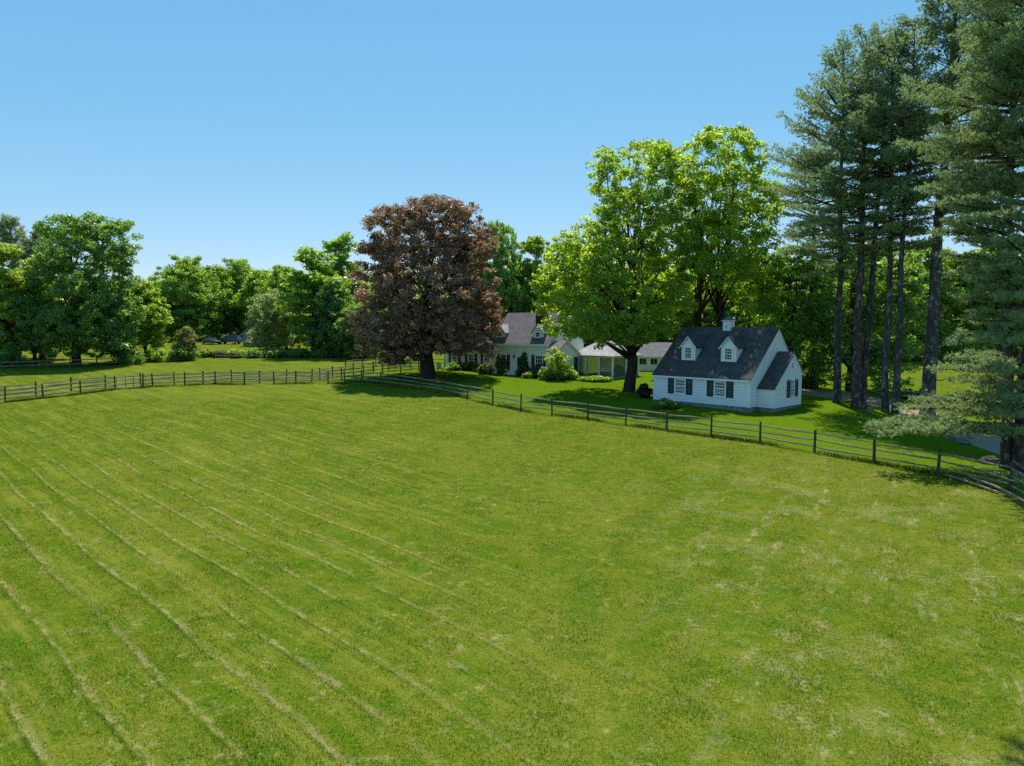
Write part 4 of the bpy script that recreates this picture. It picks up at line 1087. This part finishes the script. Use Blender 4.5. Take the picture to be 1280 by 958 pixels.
# ------------------------------------------------------------------ shrubs
def shrub(name, label, px, by, top, hw, leaf, seed, group=None, size=.17, n=50, shape=None, dens=1.2, cat="shrub", depth=None, dY=0):
    x, y = spot(px, by); y += dY; x = (px - 640) / F * y
    z = float(ground(x, y)); r = np.random.default_rng(seed)
    R = hw / F * y; H = max(point(px, top, y)[2] - z, .35); D = depth or R * .9
    if shape == 'cone':
        L = [((0, 0, H * q), (R * (1.02 - q), R * (1.02 - q), H * .17)) for q in (.14, .3, .46, .62, .78, .9)]
    else:
        L = [((R * a * .55 + r.normal(0, .05 * R), D * b_ * .5, H * c), (R * .55, D * .6, H * q)) for a, b_, c, q in ((-1, 0, .42, .40), (1, 0, .40, .40), (0, 0, .60, .40), (-.4, -.8, .40, .38), (.5, -.8, .45, .38), (0, .8, .5, .42))]
    return make_tree(name, label, (x, y, z), L, leaf, group, seed, max(.16, min(R, H) * .28), n, size, dens, .05, (0, 0, H * .8), 7, None, None, .9, .2, cat=cat)
HG_ = "shrubs in front of the main house"
shrub("round_shrub", "rounded yellow green shrub at the left corner of the main house", 606, 468, 454, 8.5, M['yellow'], 81, HG_)
shrub("small_tree", "narrow dark little tree in front of the first shuttered window", 629, 468.5, 443, 9, M['dark'], 82, HG_, cat="shrub")
shrub("cone_shrub", "dark cone shaped evergreen beside the front door", 655, 471, 441, 10.5, M['cone'], 83, HG_, .13, 90, 'cone')
shrub("small_tree", "light green airy shrub tree covering the right window of the main house", 697, 474, 434, 16, M['light'], 84, HG_, .2, 45, None, .7, "shrub", None, -2.2)
shrub("round_shrub", "bluish grey leaved shrub low in front of the right window", 674, 473, 455, 12, M['blue'], 85, HG_)
shrub("low_shrub", "low light green shrub at the foot of the cone evergreen", 661, 474, 466, 6, M['light'], 86, HG_)
shrub("low_shrub", "low spreading green shrub left of the porch", 713, 475, 463, 11, M['light'], 87, HG_, dY=-.6)
shrub("round_shrub", "dark shrub in the middle of the bed before the house", 690, 475, 457, 15, M['dark'], 88, HG_, dY=-1.2)
shrub("round_shrub", "dark foundation shrub behind the yellow green one", 592, 464, 452, 14, M['dark'], 89, HG_)
shrub("round_shrub", "dark hedge shrub under the left wing windows", 570, 464, 453, 12, M['dark'], 90, HG_)
shrub("round_shrub", "yellow green shrub at the right corner of the porch behind the maple trunk", 773, 471, 456, 7, M['yellow'], 91)
shrub("low_shrub", "low plants along the edge of the porch deck", 746, 477, 471, 18, M['green'], 92)
shrub("burgundy_shrub", "dark burgundy shrub at the left end of the white cottage", 806, 498.5, 479, 7.5, M['purple'], 93, None, .15, 60)
shrub("low_shrub", "low dark green planting along the left front of the white cottage", 832, 510, 500, 15, M['green'], 94, None, .15, 90, None, 1.3, "shrub", .8)
TG = "shrubs along the left tree line"
shrub("yellow_shrub", "airy yellow green tall shrub left of the parked cars", 233, 450, 408, 15, M['yellow'], 95, TG, .24, 60, None, .8)
shrub("round_shrub", "dark shrub under the yellow one", 226, 451, 432, 15, M['dark'], 96, TG, .22)
shrub("round_shrub", "dark undergrowth bush below the yellow green tree", 196, 452, 434, 16, M['green'], 97, TG, .22)
shrub("round_shrub", "dark undergrowth bush below the largest left tree", 162, 455, 438, 18, M['dark'], 98, TG, .22)
shrub("round_shrub", "dark bush at the far left edge under the pale tree", 8, 460, 435, 18, M['dark'], 99, TG, .22)
for i, (px, hw, tp, lf, lb) in enumerate(((258, 10, 437, 'light', "light hedge bush right below the dark parked car"), (276, 10, 438, 'yellow', "yellowish hedge bush in the middle of the garden hedge"), (296, 11, 437, 'light', "light hedge bush above the short pale rail fence"), (318, 12, 437, 'green', "green hedge bush in front of the grey house"),
        (345, 16, 436, 'dark', "dark hedge bush below the pale drooping tree"), (375, 16, 437, 'dark', "dark hedge bush left of the round maple trunk"), (405, 18, 437, 'dark', "dark hedge bush right of the round maple trunk"), (436, 18, 436, 'dark', "dark hedge bush at the right end near the copper tree"))):
    shrub("hedge_bush", lb, px, 447.5, tp, hw, M[lf], 101 + i, "hedge along the back of the paddock", .22)
shrub("round_shrub", "dense dark bush right of the cottage beside the driveway", 1008, 484, 452, 20, M['dark'], 112, None, .25)
shrub("low_shrub", "dark bush at the foot of the thickest pine beside the meadow", 1137, 499, 488, 12, M['dark'], 113, None, .2)
for i, (px, hw) in enumerate(((1020, 30), (1110, 40), (1190, 40), (1262, 40))):
    shrub("meadow_bush", ("green undergrowth at the wood edge behind the first pine", "green undergrowth at the wood edge behind the middle pines", "green undergrowth at the wood edge right of the thickest pine", "green undergrowth at the wood edge behind the near boughs")[i], px, 450, 415, hw, M['green'], 114 + i, "undergrowth beyond the meadow", .34, 110)
    
# ------------------------------------------------------------------ small things
def rock(label, px, by, w_, h_, seed, group):
    r = np.random.default_rng(seed); x, y = spot(px, by); z = float(ground(x, y)); b = MB()
    k, rings = 9, 4; vs = [(0, 0, h_)]
    for i in range(1, rings + 1):
        for j in range(k):
            a = 6.283 * j / k + i * .3; q = math.sin(i / rings * 1.75) * w_ * r.uniform(.8, 1.15)
            vs.append((q * math.cos(a), q * .7 * math.sin(a), h_ * math.cos(i / rings * 1.75) * r.uniform(.85, 1.1)))
    fs = [(0, 1 + j, 1 + (j + 1) % k) for j in range(k)]
    for i in range(rings - 1):
        for j in range(k): fs.append((1 + i * k + j, 1 + (i + 1) * k + j, 1 + (i + 1) * k + (j + 1) % k, 1 + i * k + (j + 1) % k))
    o = mesh("boulder", vs, fs, M['rock']); o.location = (x, y, z); o.rotation_euler = (0, 0, r.uniform(0, 6))
    return tag(o, label, "boulder", group)
rock("rounded grey boulder beside the big near pine trunk", 1238, 579, .62, .48, 1, "boulders by the driveway")
rock("flat dark boulder at the edge of the driveway under the low bough", 1203, 553, .75, .34, 2, "boulders by the driveway")
rock("small dark boulder left of the flat one", 1184, 547, .42, .36, 3, "boulders by the driveway")
rock("small pale stone against the foot of the forked pine", 1085, 515, .45, .22, 4, "boulders by the driveway")

# garden chair by the copper tree
x, y = spot(550, 466); chx = thing("garden_chair", "pale teal slatted garden chair right of the copper tree trunk", "chair", (x, y, float(ground(x, y))), math.radians(25))
for (a, c, h_) in ((-.32, -.3, .62), (.32, -.3, .62), (-.32, .3, .42), (.32, .3, .42)):
    b = MB(); b.box(a - .04, a + .04, c - .04, c + .04, 0, h_); b.build("leg", M['teal'], chx)
b = MB()
for i in range(5): b.hexa([(-.31, -.33 + i * .13, .42 - i * .02), (.31, -.33 + i * .13, .42 - i * .02), (.31, -.22 + i * .13, .40 - i * .02), (-.31, -.22 + i * .13, .40 - i * .02), (-.31, -.33 + i * .13, .45 - i * .02), (.31, -.33 + i * .13, .45 - i * .02), (.31, -.22 + i * .13, .43 - i * .02), (-.31, -.22 + i * .13, .43 - i * .02)])
b.build("seat", M['teal'], chx)
b = MB()
for i in range(5):
    u = -.30 + i * .125; h_ = 1.05 + .08 * (2 - abs(i - 2)); b.hexa([(u, .28, .36), (u + .1, .28, .36), (u + .1, .31, .36), (u, .31, .36), (u, .52, h_), (u + .1, .52, h_), (u + .1, .55, h_), (u, .55, h_)])
b.build("backrest", M['teal'], chx)
for sg in (-1, 1): b = MB(); b.box(sg * .38 - .07, sg * .38 + .07, -.38, .42, .621, .65); b.build("armrest", M['teal'], chx)
x, y = spot(571, 465); bn = thing("stone_bench", "small pale stone bench on the lawn under the copper tree", "bench", (x, y, float(ground(x, y))), .2)
b = MB(); b.box(-.65, .65, -.2, .2, .36, .45); b.build("seat", M['concrete'], bn)
for s_ in (-.45, .45): b = MB(); b.box(s_ - .1, s_ + .1, -.16, .16, -.05, .359); b.build("leg", M['concrete'], bn)

# parked cars
def car(name, label, px, by, ang, paint, L, W, prof, glass, win_h, wr=.34, wb=(.78, .80)):
    x, y = spot(px, by); t = thing(name, label, "car", (x, y, float(ground(x, y))), math.radians(ang), "cars parked by the neighbour's garden")
    b = MB()          # lower body with rounded shoulders
    n = len(prof); vs = []
    for (u, z, inset) in prof:
        vs += [(u * L - L / 2, -W / 2 + inset, z), (u * L - L / 2, W / 2 - inset, z)]
    fs = [(2 * i, 2 * i + 1, 2 * ((i + 1) % n) + 1, 2 * ((i + 1) % n)) for i in range(n)]
    fs += [tuple(2 * i for i in range(n))[::-1], tuple(2 * i + 1 for i in range(n))]
    b.add(vs, fs); bd = b.build("body", paint, t)
    b = MB(); p = [(u * L - L / 2, z) for u, z in glass]
    zb, zt = p[0][1], p[1][1]
    lo = [(q[0], s_ * (W / 2 - .06), q[1]) for s_ in (-1, 1) for q in (p[0], p[3])]; hi = [(q[0], s_ * (W / 2 - .24), q[1]) for s_ in (-1, 1) for q in (p[1], p[2])]
    b.hexa([lo[0], lo[1], lo[3], lo[2], hi[0], hi[1], hi[3], hi[2]]); cb = b.build("windows", M['glass'], t)
    b = MB(); b.box(p[1][0] - .05, p[2][0] + .05, -W / 2 + .22, W / 2 - .22, zt + .001, zt + .06); b.build("roof", paint, t)
    for q in (.0, .5, 1.0):
        xl = p[0][0] * (1 - q) + p[3][0] * q; xh = p[1][0] * (1 - q) + p[2][0] * q
        for s_ in (-1, 1):
            b = MB(); b.tube([(xl, s_ * (W / 2 - .05), zb), (xh, s_ * (W / 2 - .23), zt)], [.045, .04], 5); b.build("pillar", paint, cb)
    for u in (-L / 2 + wb[0], L / 2 - wb[1]):
        for s_ in (-1, 1):
            b = MB(); b.tube([(u, s_ * (W / 2 - .2), wr), (u, s_ * (W / 2 - .18), wr), (u, s_ * (W / 2 + .0), wr), (u, s_ * (W / 2 + .02), wr)], [wr * .9, wr, wr, wr * .92], 16); wh = b.build("wheel", M['tyre'], t)
            b = MB(); b.tube([(u, s_ * (W / 2 + .021), wr), (u, s_ * (W / 2 + .035), wr)], [wr * .62, wr * .55], 10); b.build("rim", M['rim'], wh)
    for s_ in (-1, 1):
        b = MB(); b.box(L / 2 - .12, L / 2 - .0, s_ * (W / 2 - .32) - .17, s_ * (W / 2 - .32) + .17, .62, .76); b.build("headlight", M['lamp_glass'], t)
        b = MB(); b.box(-L / 2 + .0, -L / 2 + .1, s_ * (W / 2 - .26) - .12, s_ * (W / 2 - .26) + .12, .72, .9); b.build("taillight", M['red'], t)
        b = MB(); b.box(p[0][0] + .9 if False else p[3][0] - .35, p[3][0] - .2, s_ * (W / 2 + .08) - .08, s_ * (W / 2 + .08) + .08, zb, zb + .14); b.build("mirror", paint, t)
    return t
car("parked_car", "dark low car with sunlit bonnet parked left of the taller one", 264, 430.5, -35, M['carblack'], 4.5, 1.8,
    [(.0, .35, .12), (.0, .78, .10), (.05, .92, .04), (.30, .96, .02), (.70, .93, .02), (.93, .80, .05), (1.0, .66, .12), (1.0, .35, .14), (.97, .26, .16), (.03, .26, .16)], [(.10, .94), (.28, 1.42), (.52, 1.42), (.74, .92)], .4)
car("parked_car", "slate blue sport utility car parked in front of the grey house", 287, 430, 170, M['carblue'], 4.7, 1.9,
    [(.0, .45, .10), (.0, .95, .08), (.02, 1.10, .03), (.30, 1.14, .02), (.70, 1.12, .02), (.95, 1.02, .05), (1.0, .85, .10), (1.0, .45, .12), (.97, .36, .14), (.03, .36, .14)], [(.02, 1.12), (.07, 1.72), (.58, 1.72), (.74, 1.10)], .5, .38)

# ------------------------------------------------------------------ grass: mown blades, and the combed rows of dry cuttings
gr_ = np.random.default_rng(5)
def scatter(n, y0, y1, pw):
    u = gr_.random(n); y = (y0 ** pw + u * (y1 ** pw - y0 ** pw)) ** (1 / pw)
    x = gr_.uniform(-.80, .80, n) * (y + 2); return x, y
fa = np.array([spot(*q) for q in FENCE_A + FENCE_A2])
def inside(x, y):
    o = np.argsort(fa[:, 0]); return y < np.interp(x, fa[o, 0], fa[o, 1], left=fa[o[0], 1], right=24) - .1
def blades(name, x, y, h, wd, tone, lean, label):
    n = len(x); z = ground(x, y); a = gr_.uniform(0, 6.283, n); d = np.c_[np.cos(a), np.sin(a), np.zeros(n)]; s = np.c_[-np.sin(a), np.cos(a), np.zeros(n)] * (wd * .5)[:, None]
    b0 = np.c_[x, y, z - .005]; tip = b0 + d * (h * lean)[:, None] + np.c_[np.zeros(n), np.zeros(n), h * np.sqrt(np.clip(1 - lean ** 2, .02, 1))]
    V = np.stack([b0 - s, b0 + s, tip], 1).reshape(-1, 3); f = np.arange(3 * n).reshape(-1, 3)
    o = mesh(name, V, f, M['blades'], None, False, tone); return tag(o, label, "grass", None, "stuff")
def vnoise(x, y, seed):
    r = np.random.default_rng(seed); o = 0
    for i in range(9):
        a = r.uniform(0, 6.28); f = r.uniform(.5, 2.2); o = o + np.sin((x * math.cos(a) + y * math.sin(a)) * f + r.uniform(0, 6.28))
    return o / 3.0
x, y = scatter(520000, 12, 64, .35)
k = inside(x, y) & (gr_.random(len(x)) < .72 + .15 * vnoise(x, y, 3)); x, y = x[k], y[k]; n = len(x)
lush = np.clip(.5 + .35 * vnoise(x * 1.5, y * 1.5, 4), 0, 1)
blades("grass", x, y, gr_.uniform(.02, .055, n) * (.7 + lush) * (1 + .012 * y), .010 * (1 + .035 * y) * gr_.uniform(.7, 1.3, n), np.where(gr_.random(n) < .05, .95, gr_.random(n) * .8), gr_.uniform(.2, .95, n), "short mown grass covering the field in front of the fence")
# cuttings left along the swaths, and the taller tufts beside them
x, y = scatter(700000, 12, 50, .35)
q = np.mod((mow(x, y) + .05 * vnoise(x * 1.6, y * 1.6, 8)) / SWATH, 1)
vv, ss = (x - y) * .7071, np.floor(mow(x, y) / SWATH)
rowk = np.sin(ss * 2.399 + np.sin(vv * .22 + ss) * 2.2) + .8 * np.sin(vv * .9 + ss * 1.7)
left_ = np.clip((9 - (x + .2 * y)) / 10, 0, 1)
k = inside(x, y) & (gr_.random(len(x)) < left_)
lump = vnoise(x * 2.2, y * 2.2, 12)
pk = gr_.random(len(x)); kd = k & (q > .02) & (q < .15) & (rowk + .8 * lump > .3) & (pk < .55); kt = k & ((q > .95) | (q < .01)) & (rowk + .8 * lump > -.2) & (pk < .45)
X, Y = x[kd], y[kd]; n = len(X)
blades("dry_cuttings", X, Y, gr_.uniform(.05, .12, n), .012 * (1 + .02 * Y), np.full(n, .95), gr_.uniform(.93, 1.0, n), "dry straw cuttings lying in rows across the left of the field")
X, Y = x[kt], y[kt]; n = len(X)
blades("grass_tufts", X, Y, gr_.uniform(.03, .07, n), .012 * (1 + .02 * Y), gr_.uniform(.0, .4, n), gr_.uniform(.1, .7, n), "taller dark grass tufts standing beside the rows of cuttings")

# short grass of the yard behind the fence, and the uncut fringe along the posts
x = gr_.uniform(-12, 34, 260000); y = gr_.uniform(34, 84, 260000)
k = (~inside(x, y - .3)) & (np.abs(x) < .75 * y) & (gr_.random(len(x)) < np.clip(60 / y - .45, .15, 1))
loc_ = np.stack([x - cx_, y - cy_], 1); ca, sa = math.cos(TH), math.sin(TH); lx = loc_[:, 0] * ca + loc_[:, 1] * sa; ly = -loc_[:, 0] * sa + loc_[:, 1] * ca
k &= ~((lx > -9.9) & (lx < 1.5) & (ly > -.1) & (ly < 7.8))
dn = np.array(drive_near); df_ = np.array(drive_far)
k &= ~((x > dn[0, 0] - .5) & (y > np.interp(x, dn[:, 0][np.argsort(dn[:, 0])], dn[:, 1][np.argsort(dn[:, 0])]) - .2))
X, Y = x[k], y[k]; n = len(X)
blades("yard_grass", X, Y, gr_.uniform(.03, .07, n) * 1.4, .018 * (1 + .012 * Y) * gr_.uniform(.7, 1.3, n), gr_.random(n) * .8, gr_.uniform(.2, .9, n), "short green grass of the yard between the fence and the houses")
fp = resample([spot(*q) for q in FENCE_A + FENCE_A2], 60000) + gr_.normal(0, .16, (60000, 2))
fp = fp[gr_.random(len(fp)) < np.clip(.45 + .5 * vnoise(fp[:, 0] * 1.5, fp[:, 1] * 1.5, 21), 0, 1)]; n = len(fp)
blades("fence_grass", fp[:, 0], fp[:, 1], gr_.uniform(.10, .30, n), .03 * gr_.uniform(.7, 1.4, n), np.where(gr_.random(n) < .12, .95, gr_.random(n) * .7), gr_.uniform(.1, .6, n), "longer uncut grass fringe growing under the paddock fence")
